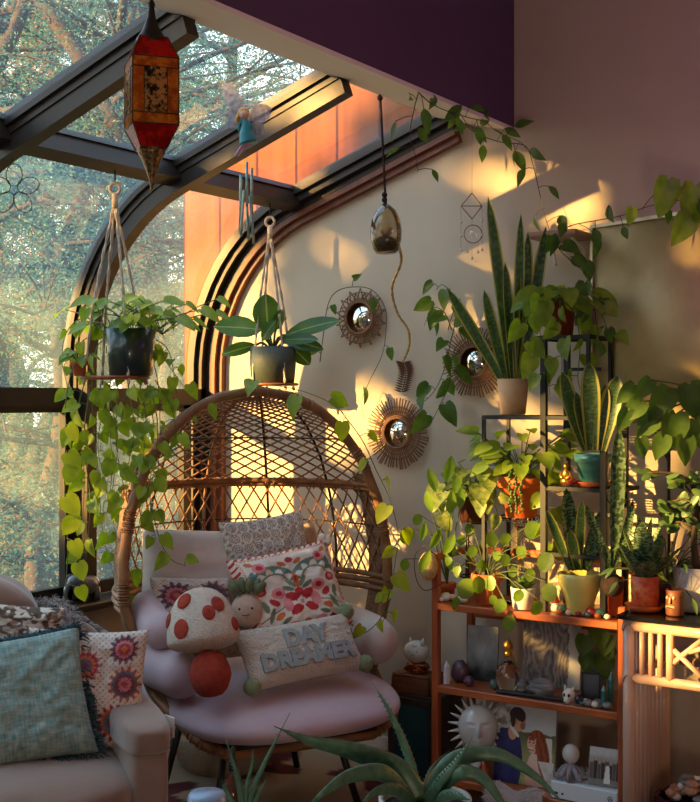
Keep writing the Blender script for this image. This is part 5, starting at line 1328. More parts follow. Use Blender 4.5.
# hoya at the left end: sunlit upright succulent leaves
c = onst(447, 3.93, ZT); hy_ = potted('sunlit_succulent', 'sunlit succulent with paddle leaves in a clay cup at the left bookshelf end', None, c, .032, .026, .055, M_terra, lip=.003)
lf = MB(); st = MB()
for (x, y, L) in ((436, 478, .09), (446, 468, .10), (455, 480, .09), (432, 498, .08), (450, 500, .09), (460, 495, .08), (440, 515, .08), (455, 520, .09), (425, 508, .07), (430, 536, .09), (446, 540, .07)):
    q = at(x, y+14, 4.33+R.uniform(-.05, .05)); st.tube(bez([c+V(0, 0, .05), c.lerp(q, .5)+V(0, 0, .05), q], 5), .0022, 5); leaf(lf, q, V(R.uniform(-.5, .5), R.uniform(-.4, 0), 1 if y < 505 else -.8), TOCAM+RGT*R.uniform(-.5, .5), L, L*.42, OVAL, droop=.1)
lf.build('leaves', G['pilea'], hy_); st.build('stems', M_stem, hy_)
# pilea
c = onst(487, 3.89, ZT); pl_ = potted('pilea', 'coin leaved plant in a terracotta pot trailing over the bookshelf front', None, c, .052, .040, .11, M_terra, lip=.006, lh=.025)
lf = MB(); st = MB(); b0 = c+V(0, 0, .10)
for (x, y, L, f) in ((491, 540, .062, 1), (475, 552, .05, 1), (482, 566, .05, 1), (507, 540, .055, 0), (470, 530, .05, 0), (506, 560, .05, 1), (455, 552, .055, 0), (463, 540, .045, 0), (489, 583, .06, 2), (470, 590, .085, 2), (479, 585, .07, 2), (457, 604, .055, 2), (521, 552, .05, 0), (515, 572, .045, 1), (503, 606, .06, 2), (512, 624, .065, 2), (493, 600, .04, 2),
                     (535, 530, .075, 0), (550, 563, .08, 2), (548, 592, .075, 2), (540, 608, .06, 2), (521, 596, .05, 2), (498, 556, .04, 1), (484, 545, .04, 0), (460, 572, .05, 1), (531, 575, .05, 1), (410, 536, .075, 1), (405, 565, .05, 1), (419, 520, .05, 0)):
    q = onY(x, y-int(L*130), 3.90-.045*f+R.uniform(-.02, .02)); st.tube(bez([b0, b0.lerp(q, .5)+V(0, -.01, .03), q], 5), .0018, 4)
    leaf(lf, q, V(R.uniform(-.35, .35), -.25, -.9), TOCAM+V(0, 0, .25)+RGT*R.uniform(-.6, .6), L*.9, L*.76, ROUND, droop=.08, fold=.08)
lf.build('leaves', G['pilea'], pl_); st.build('stems', M_stem, pl_)
# white pot succulent behind
c = onst(523, 3.87, ZT); ws = potted('white_pot_succulent', 'small rosette succulent in a cream pot at the foot of the pedestal', None, c+V(.0, -.0, 0), .044, .036, .075, M_bone)
b = MB()
for k in range(26):
    a = k*2.4; el = 1-k/26; d = V(cos(a)*(1.1-el), sin(a)*(1.1-el), .25+el); leaf(b, c+V(cos(a)*.008, sin(a)*.008, .066), d, V(-cos(a), -sin(a), .8), .05, .022, OVAL, droop=-.1, fold=.2)
b.build('leaves', G['succ'], ws)
# ------------------------------------------------------------------ bamboo table at the right and its plants
BT = .80; TX0 = onY(619.5, 615, 3.70).x; TY0, TY1 = 3.70, 4.08; TX1 = TX0+.62
M_bam = mat('lacquered_bamboo', srgb(200, 162, 142), srgb(186, 146, 128), scale=5, rough=.3, stretch=(6, 6, 1), coat=.4)
bt = thing('bamboo_table', ((TX0+TX1)/2, (TY0+TY1)/2, 0), 'lacquered bamboo side table with a dark glass top at the right edge', 'table')
b = MB(); b.box(((TX0+TX1)/2, (TY0+TY1)/2, BT-.008), (TX1-TX0+.02, TY1-TY0+.02, .014), bev=.003); b.build('tabletop', mat('black_glass', srgb(18, 20, 20), rough=.08, coat=.5), bt, smooth=False)
LXs = (TX0+.024, TX1-.024); LYs = (TY0+.024, TY1-.024)
for x in LXs:
    for y in LYs: b = MB(); b.tube([V(x, y, 0), V(x, y, BT-.016)], .021, 12); b.build('leg', M_bam, bt)
for z, r0, nm in ((BT-.036, .019, 'top_rail'), (.595, .016, 'lower_rail'), (.06, .016, 'bottom_rail')):
    for y in LYs: b = MB(); b.tube([V(LXs[0], y, z), V(LXs[1], y, z)], r0, 10); b.build(nm, M_bam, bt)
    for x in LXs: b = MB(); b.tube([V(x, LYs[0], z), V(x, LYs[1], z)], r0, 10); b.build(nm, M_bam, bt)
for x, r0 in ((.042, .009), (.072, .009), (.102, .009), (.135, .014)):
    b = MB(); b.tube([V(LXs[0]+x, LYs[0], .60), V(LXs[0]+x, LYs[0], BT-.045)], r0, 8); b.build('spindle', M_bam, bt)
for k in range(8):
    b = MB(); yy = LYs[0]+.035+.038*k; b.tube([V(LXs[0], yy, .07), V(LXs[0], yy, BT-.045)], .008, 8); b.build('side_spindle', M_bam, bt)
b = MB(); x0 = LXs[0]+.145
for (a, q) in (((0, .66), (.09, .74)), ((0, .70), (.10, .62)), ((.05, .70), (.16, .74)), ((.10, .62), (.19, .70))): b.tube([V(x0+a[0], LYs[0], a[1]), V(x0+q[0], LYs[0], q[1])], .009, 8)
b.build('fretwork', M_bam, bt)
for x in LXs[:1]:
    for z in (.595, BT-.04): b = MB(); b.tube([V(x+.0225*cos(t), LYs[0]+.0225*sin(t), z+.012*sin(3*t)) for t in [2*pi*i/30 for i in range(30)]], .003, 5, closed=True); b.build('binding', M_bam, bt)
b = MB(); b.box(((TX0+TX1)/2, (TY0+TY1)/2, .075), (TX1-TX0-.06, TY1-TY0-.06, .012)); b.build('bottom_shelf', M_dkw, bt, smooth=False)
def ontb(px, Y, z=None): p = onY(px, 600, Y); p.z = BT+.001; return p
# bowl of shells under the table
c = V(LXs[0]+.17, 3.84, .083); bw = thing('metallic_bowl', tuple(c), 'purple metallic bowl standing under the bamboo table', 'bowl')
b = MB(); b.lathe([(.06, 0), (.10, .03), (.125, .08), (.12, .12), (.11, .13), (.105, .125), (.115, .09), (.09, .03), (0, .02)], c, 36, wob=lambda a, z: 1+.04*cos(a*14)); b.build('bowl', mat('purple_metal', srgb(92, 44, 72), rough=.22, metal=.8), bw)
R_ = random.Random(14)
for k in range(34):
    a = R_.uniform(0, 6.28); rr = R_.uniform(0, .085); p = c+V(cos(a)*rr, sin(a)*rr, .10+.05*R_.random()+.04*(1-rr/.09)); s0 = R_.uniform(.016, .028)
    b = MB(); b.ball(p, (s0, s0*.8, s0*.7), 10, 7, fn=lambda d: 1+.25*mnoise.noise(d*3+V(k, 0, 2))); tag(b.build('seashell', (M_bone, M_rock, mat('rust_shell', srgb(150, 88, 60), srgb(190, 150, 120), scale=40, rough=.5))[k % 3]), 'seashell heaped in the purple metallic bowl', 'seashell', 'shells heaped in the bowl')
# small potted things on the glass
c = ontb(645, 3.80); rr_ = potted('red_pot_snake_plant', 'bird nest snake plant in a red patterned pot on an orange dish', 'snake plants', c+V(0, 0, .010), .046, .044, .105, None or mat('red_pattern', srgb(206, 40, 38), srgb(228, 128, 58), scale=60, rough=.5))
b = MB(); b.lathe([(.045, 0), (.066, .022), (.062, .022), (.044, .009), (0, .009)], c, 26); b.build('saucer', M_orange, rr_)
for k in range(12):
    a = k*2.4; el = 1-k/12; d = V(cos(a)*(1.15-el), sin(a)*(1.15-el), .45+el); b = MB(); leaf(b, c+V(cos(a)*.012, sin(a)*.012, .10), d, V(-cos(a), -sin(a), .7), .13+.08*el, .066, OVAL, droop=-.05, fold=.3); b.build('leaf', G['snakedark'], rr_)
c = ontb(675, 3.78); tk = thing('tiki_mug', tuple(c), 'small brown mug with a carved grinning face on the glass tabletop', 'mug')
b = MB(); b.lathe([(.027, 0), (.029, .004), (.030, .03), (.028, .06), (.030, .082), (.026, .082), (.024, .06), (.024, .01), (0, .008)], c, 22); b.build('mug', mat('brown_carving', srgb(122, 70, 44), srgb(92, 50, 32), scale=14, rough=.5), tk)
b = MB()
for x in (-.010, .010): b.ball(c+V(x-.006, -.027, .058), (.0055, .004, .0065), 10, 7)
b.box(c+V(-.006, -.029, .028), (.030, .005, .009), bev=.002); b.tube([c+V(-.006, -.031, .06), c+V(-.006, -.034, .04)], .0035, 6); b.build('carved_face', mat('cream_paint', srgb(200, 160, 116), rough=.6), tk)
for i in range(5): 
    b = MB(); q = c+V(0, 0, .07); b.tube(bez([q, q+V(.012*(i-2), -.01, .05), q+V(.022*(i-2), -.012, .075)], 4), .0012, 4); b.build('twig', M_brownstem, tk)
M_brown = mat('brown_clay', srgb(128, 78, 54), srgb(104, 62, 42), scale=12, rough=.7)
c = ontb(668, 3.93); gs = potted('fine_leaf_plant', 'fine leaved plant in a wide brown clay bowl behind the grinning mug', None, c, .075, .062, .085, M_brown, lip=.006)
lf = MB(); st = MB(); bunch(lf, st, c+V(0, 0, .075), R, 75, .7, (.035, .06), prof=LANCE, ar=.32, up=1.0, pet=(.06, .20)); lf.build('leaves', G['succ'], gs); st.build('stems', M_stem, gs)
c = ontb(697, 3.90); jd = potted('jade_plant', 'jade tree in a white ribbed pot at the right edge of the glass tabletop', None, c, .078, .066, .145, mat('white_ribbed', srgb(206, 202, 198), srgb(186, 180, 176), scale=40, rough=.7, bump=.4), wob=lambda a, z: 1+.02*cos(a*40))
lf = MB(); st = MB(); b0 = c+V(0, 0, .13)
trk = bez([b0, b0+V(-.01, 0, .10), b0+V(.0, 0, .20), b0+V(-.02, 0, .30)], 8); st.tube(trk, lambda t: .014-.008*t, 8)
for k in range(22):
    p0 = trk[R.randrange(10, len(trk))]; a = R.uniform(0, 6.28); d = V(cos(a), sin(a)*.8, R.uniform(.0, .7)); L = R.uniform(.06, .16); q = p0+d*L; st.tube(bez([p0, p0.lerp(q, .5)+V(0, 0, .015), q], 4), .004, 5)
    for j in range(8):
        e = (d*.4+V(R.gauss(0, .6), R.gauss(0, .6), R.gauss(.2, .5))).normalized(); leaf(lf, p0.lerp(q, R.uniform(.5, 1)), e, V(R.gauss(0, .3), -.6, .8), R.uniform(.035, .055), .030, OVAL, droop=.05, fold=-.15)
lf.build('leaves', G['succ'], jd); st.build('trunk', M_brownstem, jd)
# ------------------------------------------------------------------ tarnished metal panel on a rack above the table
rk = thing('wire_rack', (TX0+.26, 4.02, BT+.001), 'black wire rack shelf standing on the glass tabletop under the metal panel', 'rack')
RZ_ = 1.395; RXs = (onY(612, 430, 4.0).x, TX1-.05); RYs = (3.93, 4.09)
for x in (max(RXs[0], TX0+.03), RXs[1]):
    for y in RYs[1:]: b = MB(); b.tube([V(x, y, BT+.002), V(x, y, RZ_)], .006, 8); b.build('post', M_rod, rk)
    b = MB(); b.tube([V(x, RYs[0], RZ_-.006), V(x, RYs[1], RZ_-.006)], .005, 6); b.tube([V(x, RYs[0]+.01, RZ_-.01), V(x, RYs[1], RZ_-.12)], .005, 6); b.build('bracket', M_rod, rk)
b = MB(); x0, x1 = max(RXs[0], TX0+.03), RXs[1]
for i in range(7): y = RYs[0]+(RYs[1]-RYs[0])*i/6; b.tube([V(x0, y, RZ_-.003), V(x1, y, RZ_-.003)], .003, 5)
b.build('shelf', M_rod, rk)
pl0 = onY(594, 226, 4.11); pr_ = at(716, 205, 3.92)
M_tarn_t = NT('tarnished_metal'); t = M_tarn_t; p_ = t.n('ShaderNodeBsdfPrincipled'); t.l(p_.outputs[0], t.out.inputs[0])
t.l(t.ramp(t.noise(3.2, 5, .6), [(.25, srgb(168, 146, 104)), (.5, srgb(206, 182, 130)), (.75, srgb(172, 162, 132))]), p_.inputs['Base Color']); p_.inputs['Metallic'].default_value = .3
t.l(t.ramp(t.noise(5, 4), [(.3, (.4, .4, .4)), (.7, (.55, .55, .55))]), p_.inputs['Roughness']); pass
ax = V(pr_.x-pl0.x, pr_.y-pl0.y, 0); W_ = ax.length; ax.normalize(); nz_ = V(ax.y, -ax.x, 0)
zb, ztop = RZ_+.002, pl0.z-.004
pn = thing('metal_panel', tuple(V((pl0.x+pr_.x)/2, (pl0.y+pr_.y)/2, zb)), 'large tarnished golden metal panel standing against the wall behind the plants', 'panel')
mid = V((pl0.x+pr_.x)/2, (pl0.y+pr_.y)/2, (zb+ztop)/2); PM = Matrix((ax, nz_, V(0, 0, 1))).transposed()
b = MB(); b.grid(lambda u, v: mid+PM@V((u-.5)*W_, -.010+.003*sin(u*5)*sin(v*4), (v-.5)*(ztop-zb)), 20, 24, flip=False); b.box(mid, (W_, .01, ztop-zb), PM); b.build('sheet', t.m, pn)
b = MB()
for (x, z, sx, sz) in ((0, (ztop-zb)/2, W_+.012, .012), (0, -(ztop-zb)/2+.006, W_+.012, .012), (-W_/2, 0, .012, ztop-zb), (W_/2, 0, .012, ztop-zb)): b.box(mid+PM@V(x, .004, z), (sx, .022, sz), PM)
b.build('edge_frame', mat('brushed_edge', srgb(176, 160, 132), rough=.35, metal=.7), pn, smooth=False)
# pothos on the rack
c = V(at(706, 420, 3.9).x, 3.995, RZ_+.001); rpz = potted('rack_pothos', 'large leaved dark pothos spilling off the wire rack at the right edge', None, c, .05, .042, .09, M_dkw)
lf = MB(); st = MB()
for (x, y, L, dx) in ((668, 400, .12, -8), (690, 395, .13, 4), (655, 424, .10, -10), (676, 424, .13, -2), (696, 430, .12, 6), (642, 412, .09, -16), (684, 446, .10, 2), (664, 446, .085, -5), (650, 390, .08, -10), (634, 396, .08, -14), (628, 420, .08, -6), (640, 448, .07, 4)):
    q = at(x, y-10, 3.82+R.uniform(0, .06)); st.tube(bez([c+V(0, 0, .08), c.lerp(q, .5)+V(0, 0, .06), q], 5), .003, 5); leaf(lf, q, RGT*dx*.06+V(0, 0, -.9), TOCAM+V(0, 0, .2)+RGT*R.uniform(-.4, .4), L, L*.75, HEART, droop=.2)
lf.build('leaves', G['dark'], rpz); st.build('stems', M_stem, rpz)
# small wall shelf in the corner by the vine
ws_ = onY(561, 235, 4.10); wsz = thing('wall_shelf', tuple(ws_), 'small pinkish wooden shelf fixed high on the wall behind the vine', 'shelf')
b = MB(); b.box(ws_+V(0, .0, -.005), (.20, .19, .022), bev=.006); b.build('board', mat('pink_wood', srgb(178, 142, 124), srgb(160, 124, 108), scale=6, rough=.6, stretch=(1, 8, 8)), wsz, smooth=False)
for x in (-.06, .06): b = MB(); b.tube(bez([ws_+V(x, .09, -.10), ws_+V(x, .06, -.05), ws_+V(x, -.04, -.018)], 5), .006, 6); b.build('bracket', M_bone, wsz)
# ------------------------------------------------------------------ hanging ornaments
def glassy(name, c, rough=.15, mix=.5, dark=None, scale=40):
    # stained glass: lets light through in its own colour
    if name in MATS: return MATS[name]
    t = NT(name); p = t.n('ShaderNodeBsdfPrincipled'); p.inputs['Roughness'].default_value = rough; tl = t.n('ShaderNodeBsdfTranslucent'); m = t.n('ShaderNodeMixShader'); m.inputs[0].default_value = mix
    col = c
    if dark: col = t.ramp(t.noise(scale, 4, .7), [(.44, c), (.56, dark)])
    setc(t, p.inputs['Base Color'], col); setc(t, tl.inputs[0], col); t.l(p.outputs[0], m.inputs[1]); t.l(tl.outputs[0], m.inputs[2]); t.l(m.outputs[0], t.out.inputs[0]); MATS[name] = t.m; return t.m
LT0 = 3.2; lb = at(151.5, 192, LT0)
lan = thing('moroccan_lantern', tuple(lb), 'red and amber glass lantern with pierced metal point hanging under the header', 'lantern')
M_brass = mat('aged_brass', srgb(104, 78, 42), srgb(54, 40, 26), scale=60, rough=.4, metal=.7, bump=.3)
M_lred = glassy('red_glass', srgb(214, 34, 26), dark=srgb(150, 18, 16), scale=20, mix=.7); M_lamb = glassy('amber_glass', srgb(232, 160, 56), dark=srgb(180, 104, 34), scale=26, mix=.75); M_lpat = glassy('ornate_panel', srgb(232, 196, 110), dark=srgb(40, 28, 18), scale=62, mix=.7)
zy = lambda y: (397-y)/FPX*LT0+1.5
yaw = atan2(FWD.y, FWD.x)+rad(20)+pi/4
def sq(r, y): return [V(lb.x, lb.y, zy(y))+V(cos(yaw+k*pi/2), sin(yaw+k*pi/2), 0)*r*sqrt(2) for k in range(4)]
Wb = .061
LV = [(.036, 40), (Wb, 62), (Wb, 128), (.034, 150)]
def quadpanel(mb, A, B, u0, u1, v0, v1, out=0.0, cen=None):
    def P(k, u, v): return A[k].lerp(A[(k+1) % 4], u).lerp(B[k].lerp(B[(k+1) % 4], u), v)
    for k in range(4):
        q = [P(k, u0, v0), P(k, u1, v0), P(k, u1, v1), P(k, u0, v1)]
        nn = (q[1]-q[0]).cross(q[3]-q[0]).normalized(); c = (A[k]+A[(k+1) % 4])/2-cen
        if nn.dot(c) < 0: nn = -nn
        mb.face(*[mb.vert(x+nn*out) for x in q])
cen = V(lb.x, lb.y, zy(90)); rg = [sq(r, y) for r, y in LV]
b = MB(); quadpanel(b, rg[0], rg[1], 0, 1, 0, 1, 0, cen); b.build('upper_panes', M_lred, lan, smooth=False)
b = MB(); quadpanel(b, rg[1], rg[2], 0, 1, 0, 1, 0, cen); b.build('body_panes', M_lamb, lan, smooth=False)
b = MB(); quadpanel(b, rg[1], rg[2], .25, .75, .16, .84, .001, cen); b.build('ornate_panes', M_lpat, lan, smooth=False)
b = MB(); quadpanel(b, rg[2], rg[3], 0, 1, 0, 1, 0, cen); b.build('lower_panes', M_lred, lan, smooth=False)
b = MB()
for r in rg:
    for k in range(4): b.tube([r[k], r[(k+1) % 4]], .0022, 4)
for A, B in zip(rg, rg[1:]):
    for k in range(4): b.tube([A[k], B[k]], .0024, 4)
for k in range(4):
    P = lambda u, v: rg[1][k].lerp(rg[1][(k+1) % 4], u).lerp(rg[2][k].lerp(rg[2][(k+1) % 4], u), v)
    for (u0, v0, u1, v1) in ((.25, .16, .25, .84), (.75, .16, .75, .84), (.0, .16, 1, .16), (0, .84, 1, .84)): b.tube([P(u0, v0), P(u1, v1)], .0018, 4)
b.build('frame', M_brass, lan)
base = V(lb.x, lb.y, 0)
b = MB(); b.lathe([(.0005, zy(194)), (.008, zy(178)), (.026, zy(160)), (.036, zy(154)), (.040, zy(150)), (.034, zy(147))], base, 12, capb=False); b.build('pierced_point', mat('pierced_brass', srgb(150, 112, 62), srgb(40, 30, 22), scale=130, rough=.35, metal=.6, detail=2), lan)
b = MB(); b.lathe([(.044, zy(44)), (.040, zy(40)), (.024, zy(30)), (.012, zy(18)), (.008, zy(8)), (.010, zy(4)), (.004, zy(0)), (.0035, zy(-8))], base, 14); b.build('cap', mat('blackened_metal', srgb(44, 36, 30), srgb(28, 24, 22), scale=30, rough=.5, metal=.5), lan)
zs = 2.585
b = MB(); z = zy(-8)
b.tube([base+V(0, 0, z), base+V(0, 0, zs)], .0025, 5); b.build('chain', M_rod, lan)
# wire flower from the purlin
fc = at(14, 190, 3.84); wf = thing('wire_flower', tuple(fc), 'thin wire flower outline hanging from the roof bar at the left', 'ornament')
b = MB()
for k in range(5):
    a = 2*pi*k/5+.3; d = RGT*cos(a)+V(0, 0, sin(a)); s = RGT*-sin(a)+V(0, 0, cos(a)); c = fc+d*.048
    b.tube([c+d*.036*cos(t)+s*.026*sin(t) for t in [2*pi*i/20 for i in range(20)]], .0016, 5, closed=True)
b.build('petals', M_rod, wf)
b = MB(); b.ball(fc, .012, 10, 8); b.build('bead', mat('glass_bead', srgb(170, 206, 220), rough=.1, trans=.5), wf)
b = MB(); b.tube([fc+V(0, 0, .08), at(12, 158, 3.84), at(12, 150, 3.86)], .0012, 4); b.build('thread', M_rod, wf)
# fairy with chimes
ft = 3.92; fcen = at(247, 122, ft); fy = thing('hanging_fairy_chime', tuple(at(247, 245, ft)), 'winged fairy in a teal dress with strips of teal chimes below', 'wind chime')
M_tealc = mat('teal_cloth', srgb(40, 140, 146), srgb(26, 108, 116), scale=40, rough=.5)
M_wing = mat('wing_gauze', srgb(196, 186, 200), srgb(110, 100, 120), scale=70, rough=.4, alpha=.75)
def FP(x, y, o=0): return at(x, y, ft+o)
for (bx, by, dx, dy, L, W) in ((243, 118, -17, -32, .135, .05), (243, 122, -15, -4, .062, .055), (249, 120, 18, -10, .085, .055), (249, 124, 13, 9, .06, .05)):
    b = MB(); leaf(b, FP(bx, by, .02), RGT*dx-V(0, 0, dy), TOCAM, L, W*1.15, OVAL, droop=.03, fold=.05); b.build('wing', M_wing, fy)
b = MB(); b.ball(FP(244, 115), .017, 12, 9); b.build('head', mat('fairy_skin', srgb(214, 160, 130), rough=.6), fy)
b = MB(); b.ball(FP(243.6, 113, .006), (.020, .018, .020), 12, 9); b.tube(bez([FP(240, 114), FP(237, 120), FP(238, 126)], 4), lambda t: .008*(1-t)+.002, 6); b.build('hair', mat('golden_hair', srgb(196, 140, 62), rough=.6), fy)
b = MB(); b.tube(bez([FP(244, 119), FP(246, 126), FP(246, 134), FP(248, 143)], 5), lambda t: .010+.018*t, 12); b.tube(bez([FP(242, 121), FP(239, 126), FP(240, 131)], 4), .006, 6); b.tube(bez([FP(247, 121), FP(251, 127), FP(250, 132)], 4), .006, 6); b.build('dress', M_tealc, fy)
b = MB()
for o in (0, 3): b.tube(bez([FP(246+o, 142), FP(241+o, 148), FP(235+o, 156)], 4), lambda t: .008-.005*t, 6)
b.build('legs', mat('pink_legs', srgb(190, 140, 160), rough=.6), fy)
b = MB(); b.tube([FP(247, 104), at(248, 88, ft)], .0008, 4); b.tube([FP(247, 143), FP(247, 163)], .0008, 4); q = at(248, 88, ft); q2 = V(q.x, q.y, 2.365+.344*(q.x+3.06)-.004); b.tube([q, q2], .0008, 4); b.build('thread', M_rod, fy)
b = MB(); b.lathe([(.002, -.014), (.005, -.012), (.006, -.006), (.016, 0), (.015, .002)], q2, 14); b.build('suction_cup', mat('clear_rubber', srgb(190, 190, 186), rough=.2), fy)
M_strip = mat('teal_strips', srgb(52, 150, 160), srgb(206, 190, 150), scale=30, rough=.3, detail=2)
for k, (x, y0, y1, xe) in enumerate(((247, 162, 206, 247), (241, 175, 232, 240), (252, 168, 226, 252), (244, 190, 236, 241), (250, 196, 244, 254), (247, 205, 240, 249))):
    b = MB(); b.tube([FP(x, y0, .01*(k % 3)), FP(xe, y1, .01*(k % 3))], .005, 5); b.build('chime_strip', M_strip, fy)
# glass egg terrarium on a knotted cord
et = 4.34; ec = at(386, 231, et); eg = thing('egg_terrarium', tuple(at(386, 253, et)), 'hanging smoky glass egg terrarium with dried moss on a dark cord', 'terrarium')
b = MB(); b.lathe([(.034, -.082), (.046, -.07), (.056, -.035), (.058, .0), (.052, .04), (.036, .075), (.014, .093), (.004, .098)], ec, 24); b.build('glass', glassmat('smoky_glass', (.80, .72, .56), dirt=.25, dirtc=srgb(170, 140, 100), gloss=.08, scale=20, rough=.06), eg)
b = MB(); b.ball(ec+V(0, 0, -.045), (.042, .042, .028), 16, 10, fn=lambda d: 1+.12*mnoise.noise(d*6)); b.build('moss', mat('moss', srgb(96, 84, 48), srgb(54, 48, 30), scale=60, rough=1, bump=1, bscale=160), eg)
b = MB(); R_ = random.Random(2)
for k in range(40): a = R_.uniform(0, 6.28); d = V(cos(a)*.5, sin(a)*.5, R_.uniform(.5, 1.2)); p = ec+V(0, 0, -.03); b.tube([p, p+d*.03, p+d*R_.uniform(.04, .06)], .0008, 4)
b.build('dried_sprigs', mat('dried_grass', srgb(146, 116, 70), rough=1), eg)
ctop = at(380, 97, et); ctop.z = 2.60
b = MB(); k0 = ec+V(0, 0, .095); cp = bez([k0, at(385, 190, et), at(383, 150, et), ctop], 10); b.tube(cp, .005, 6)
for y in (195, 200, 206, 98): b.ball(at(384.5 if y > 150 else 380, y, et), .011, 8, 6)
b.build('cord', mat('dark_cord', srgb(66, 46, 34), srgb(44, 32, 26), scale=60, rough=1, bump=.8, bscale=300), eg)
b = MB(); P = bez([at(398, 243, et), at(401, 262, et+.15), at(392, 288, 4.75), at(397, 312, 4.82), at(408, 330, 4.84), at(409, 346, 4.85), at(403, 362, 4.86)], 14)
for q in (0, pi): b.tube([p+(RGT*cos(i*.9+q)+FWD*sin(i*.9+q))*.003 for i, p in enumerate(P)], .0035, 5)
tg = thing('jute_twist', tuple(P[-1]), 'twisted pale jute cord hanging down the wall from the glass egg', 'cord'); b.build('twist', mat('jute', srgb(206, 172, 112), srgb(176, 140, 86), scale=60, rough=1), tg)
b = MB(); lf = MB(); Q = bez([P[-1], at(406, 374, 4.86), at(402, 392, 4.86)], 8); b.tube(Q, .002, 5)
for p in Q[1:]:
    for s in (-1, 1): leaf(lf, p, RGT*s*.9+V(0, 0, .3)+FWD*-.2, TOCAM, .035, .009, LANCE)
b.build('sprig_stem', M_brownstem, tg); lf.build('sprig', mat('dry_leaf', srgb(104, 66, 44), rough=.9), tg)
# crystal pendant
dt = 4.55; dc = at(472, 210, dt); dp = thing('crystal_pendant', tuple(at(472, 253, dt)), 'wire and crystal pendant hanging from the header near the wall', 'ornament')
M_pwire = mat('rose_wire', srgb(150, 96, 84), rough=.35, metal=.7); b = MB()
tp_, l_, r__, bt_ = at(472, 193, dt), at(461, 206, dt), at(482, 206, dt), at(472, 219, dt)
for A, B in ((tp_, l_), (tp_, r__), (l_, bt_), (r__, bt_), (l_, r__)): b.tube([A, B], .0018, 4)
b.tube([at(473, 234, dt)+(RGT*cos(t)+V(0, 0, sin(t)))*.034 for t in [2*pi*i/24 for i in range(24)]], .002, 5, closed=True)
b.build('wire_frame', M_pwire, dp)
b = MB(); b.ball(at(473, 234, dt), .016, 12, 9); b.build('crystal', mat('crystal', (.95, .92, .9), rough=.05, trans=.8), dp)
b = MB()
for x, y0, y1 in ((461, 206, 250), (482, 206, 250), (472, 219, 230), (472, 248, 258), (467, 243, 252), (478, 243, 252)): b.tube([at(x, y0, dt), at(x, y1, dt)], .0007, 4)
th = at(472, 147, dt); th.z = 2.55; b.tube([at(472, 193, dt), at(472, 150, dt), th], .0007, 4); b.build('thread', M_pwire, dp)
for x, y in ((461, 222), (461, 236), (461, 250), (482, 220), (482, 235), (482, 250), (472, 258), (467, 252), (478, 252)): b = MB(); b.ball(at(x, y, dt), .0055, 8, 6); b.build('bead', M_bone, dp)
# ------------------------------------------------------------------ wicker mirrors on the wall
M_mir = mat('mirror', srgb(220, 216, 208), rough=.02, metal=1.0)
M_reed = mat('reed', srgb(146, 98, 60), srgb(106, 66, 40), scale=30, rough=.6)
WM = frame_to(V(0, -1, 0))
def mirror_round(c, r0, label, star=False, ro=.14, n=56, seed=1):
    r = thing('wicker_mirror', tuple(c), label, 'mirror', None); R_ = random.Random(seed)
    def P(rr, a, d=0): return c+WM@V(cos(a)*rr, sin(a)*rr, d)
    b = MB(); b.lathe([(.0005, .010), (r0, .010), (r0, .004), (r0*.9, .0)], c, 32, M=WM, capb=False); b.build('glass', M_mir, r)
    b = MB()
    for rr, w, d in ((r0+.004, .005, .012), (r0+.012, .004, .009)): b.tube([P(rr, 2*pi*i/36, d) for i in range(36)], w, 6, closed=True)
    b.build('inner_ring', M_reed, r)
    b = MB()
    if star:
        m = 14
        for k in range(m):
            for off in (0, .5):
                a0 = 2*pi*(k+off)/m; a1 = a0+2*pi/m; rr = ro if off == 0 else ro*.86
                am = (a0+a1)/2; b.tube([P(r0+.012, a0, .006+.004*off), P(rr, am, .004)], .0026, 5); b.tube([P(r0+.012, a1, .008-.004*off), P(rr, am, .004)], .0026, 5)
    else:
        for k in range(n): a = 2*pi*k/n; b.tube([P(r0+.006, a, .008), P(ro*R_.uniform(.94, 1.03), a+R_.gauss(0, .015), .008)], .0028, 5)
    b.build('reeds', M_reed, r)
    b = MB()
    for rr in ((r0+.045,) if star else (r0+.03, ro*.72)): b.tube([P(rr, 2*pi*i/40, .006) for i in range(40)], .0022, 5, closed=True)
    b.build('outer_ring', M_reed, r)
mirror_round(yw(361, 318, .012), .062, 'star shaped wicker mirror, highest of the three on the wall', True, .125)
mirror_round(yw(398, 433, .012), .058, 'round reed sunburst mirror low on the wall beside the egg chair', ro=.148, n=60)
mirror_round(yw(475, 362, .012), .056, 'round reed sunburst mirror half hidden behind the tall snake plant', ro=.14, n=60, seed=3)
# ------------------------------------------------------------------ foreground table with the aloes
CT = .40; cx_ = at(350, 397, 2.75)
ctb = thing('coffee_table', (cx_.x, cx_.y, 0), 'low dark wooden coffee table under the aloe pots at the bottom edge', 'table')
TM = Matrix((RGT, FWD, V(0, 0, 1))).transposed()
b = MB(); b.box(V(cx_.x, cx_.y, CT-.015), (.90, .50, .03), TM, bev=.006); b.build('tabletop', M_dkw, ctb, smooth=False)
for x in (-.40, .40):
    for y in (-.2, .2): b = MB(); b.box(V(cx_.x, cx_.y, (CT-.03)/2)+TM@V(x, y, 0), (.04, .04, CT-.03), TM); b.build('leg', M_dkw, ctb, smooth=False)
ac = at(425, 397, 2.62); ac.z = CT+.001
al = potted('large_aloe', 'large aloe with long arching leaves in a pale pot in the foreground', None, ac, .098, .075, .225, mat('pale_pot', srgb(190, 186, 180), rough=.6), lip=.004)
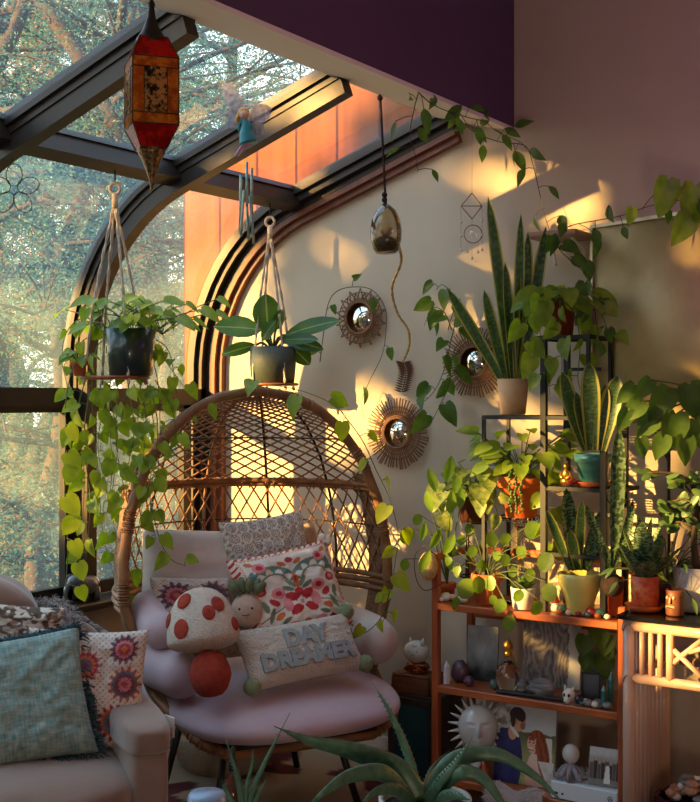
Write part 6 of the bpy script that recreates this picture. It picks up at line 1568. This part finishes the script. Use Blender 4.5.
def aloe_leaf(parent, pts, w, t, flat=.45):
    P = bez([at(x, y, t+(e[0] if e else 0)) for x, y, *e in pts], 7); b = MB(); m = len(P)-1; b.tube(P, lambda q: max(.0012, w*(1-q**1.7)*(.75+.5*q*(1-q))), 10, flat=flat)
    for i in range(3, m-2):      # soft marginal teeth
        d = (P[i+1]-P[i-1]).normalized(); s = d.cross(TOCAM).normalized(); q = i/m; rr = w*(1-q**1.7)*(.75+.5*q*(1-q))
        for sg in (-1, 1): b.tube([P[i]+s*sg*rr*.5*.9, P[i]+s*sg*(rr*.5+.005)+d*.003], lambda z: .0016*(1-z)+.0003, 4)
    b.build('leaf', G['aloe'], parent)
for pts, w in ((((418, 800), (395, 768), (350, 750, -.05), (310, 741, -.08), (274, 726, -.1)), .036), (((420, 800), (408, 755, .05), (392, 716, .06), (372, 682, .08)), .022), (((424, 800), (412, 765, .08), (403, 745, .1), (397, 722, .1)), .014),
               (((414, 805), (385, 774, -.1), (350, 776, -.15), (325, 792, -.2), (308, 808, -.2)), .024), (((428, 800), (452, 762, -.02), (495, 754, -.02), (535, 776, -.05), (566, 806, -.1)), .025), (((430, 805), (455, 775, -.1), (480, 776, -.12), (500, 800, -.15), (506, 812, -.15)), .021),
               (((424, 806), (440, 782, -.08), (456, 762, -.1), (473, 736, -.12)), .020), (((415, 806), (396, 790, -.1), (375, 792, -.16), (360, 806, -.2)), .02), (((432, 806), (450, 795, -.15), (470, 800, -.2)), .02), (((420, 802), (432, 770, .1), (450, 750, .12)), .016)): aloe_leaf(al, pts, w, 2.62)
sc2 = at(243, 397, 2.85); sc2.z = CT+.001
sa = potted('small_aloe', 'small spiky aloe at the bottom edge left of the large aloe', None, sc2, .055, .042, .10, M_terra, lip=.004)
for pts, w in ((((243, 815), (240, 790), (234, 765), (226, 740)), .010), (((246, 815), (255, 785), (270, 752), (290, 713)), .010), (((245, 815), (241, 790), (239, 770)), .008), (((248, 815), (258, 795), (266, 780)), .010), (((240, 815), (228, 795), (222, 780)), .010), (((245, 815), (246, 790), (252, 765), (253, 750)), .007)): aloe_leaf(sa, pts, w, 2.85, flat=.7)
bc = at(233, 397, 3.02); bc.z = CT+.001; btl = thing('amber_bottle', tuple(bc), 'small amber glass dropper bottle beside the small aloe', 'bottle')
b = MB(); b.lathe([(.018, 0), (.019, .005), (.019, .13), (.009, .15), (.009, .165)], bc, 18); b.build('bottle', mat('amber_bottle_glass', srgb(110, 50, 16), rough=.08, trans=.4, coat=.4), btl)
b = MB(); b.lathe([(.011, .16), (.011, .185), (.006, .19), (.006, .215), (.001, .222)], bc, 14); b.build('dropper_cap', M_rod, btl)
dc2 = at(207, 397, 2.72); dc2.z = CT+.001; b = MB(); b.lathe([(.05, 0), (.055, .01), (.05, .14), (.043, .197), (.038, .203), (.001, .205)], dc2, 26); tag(b.build('blue_jar', mat('blue_glaze', srgb(150, 170, 196), srgb(120, 146, 178), scale=10, rough=.25, coat=.3)), 'pale blue ceramic jar just showing at the bottom edge', 'jar')
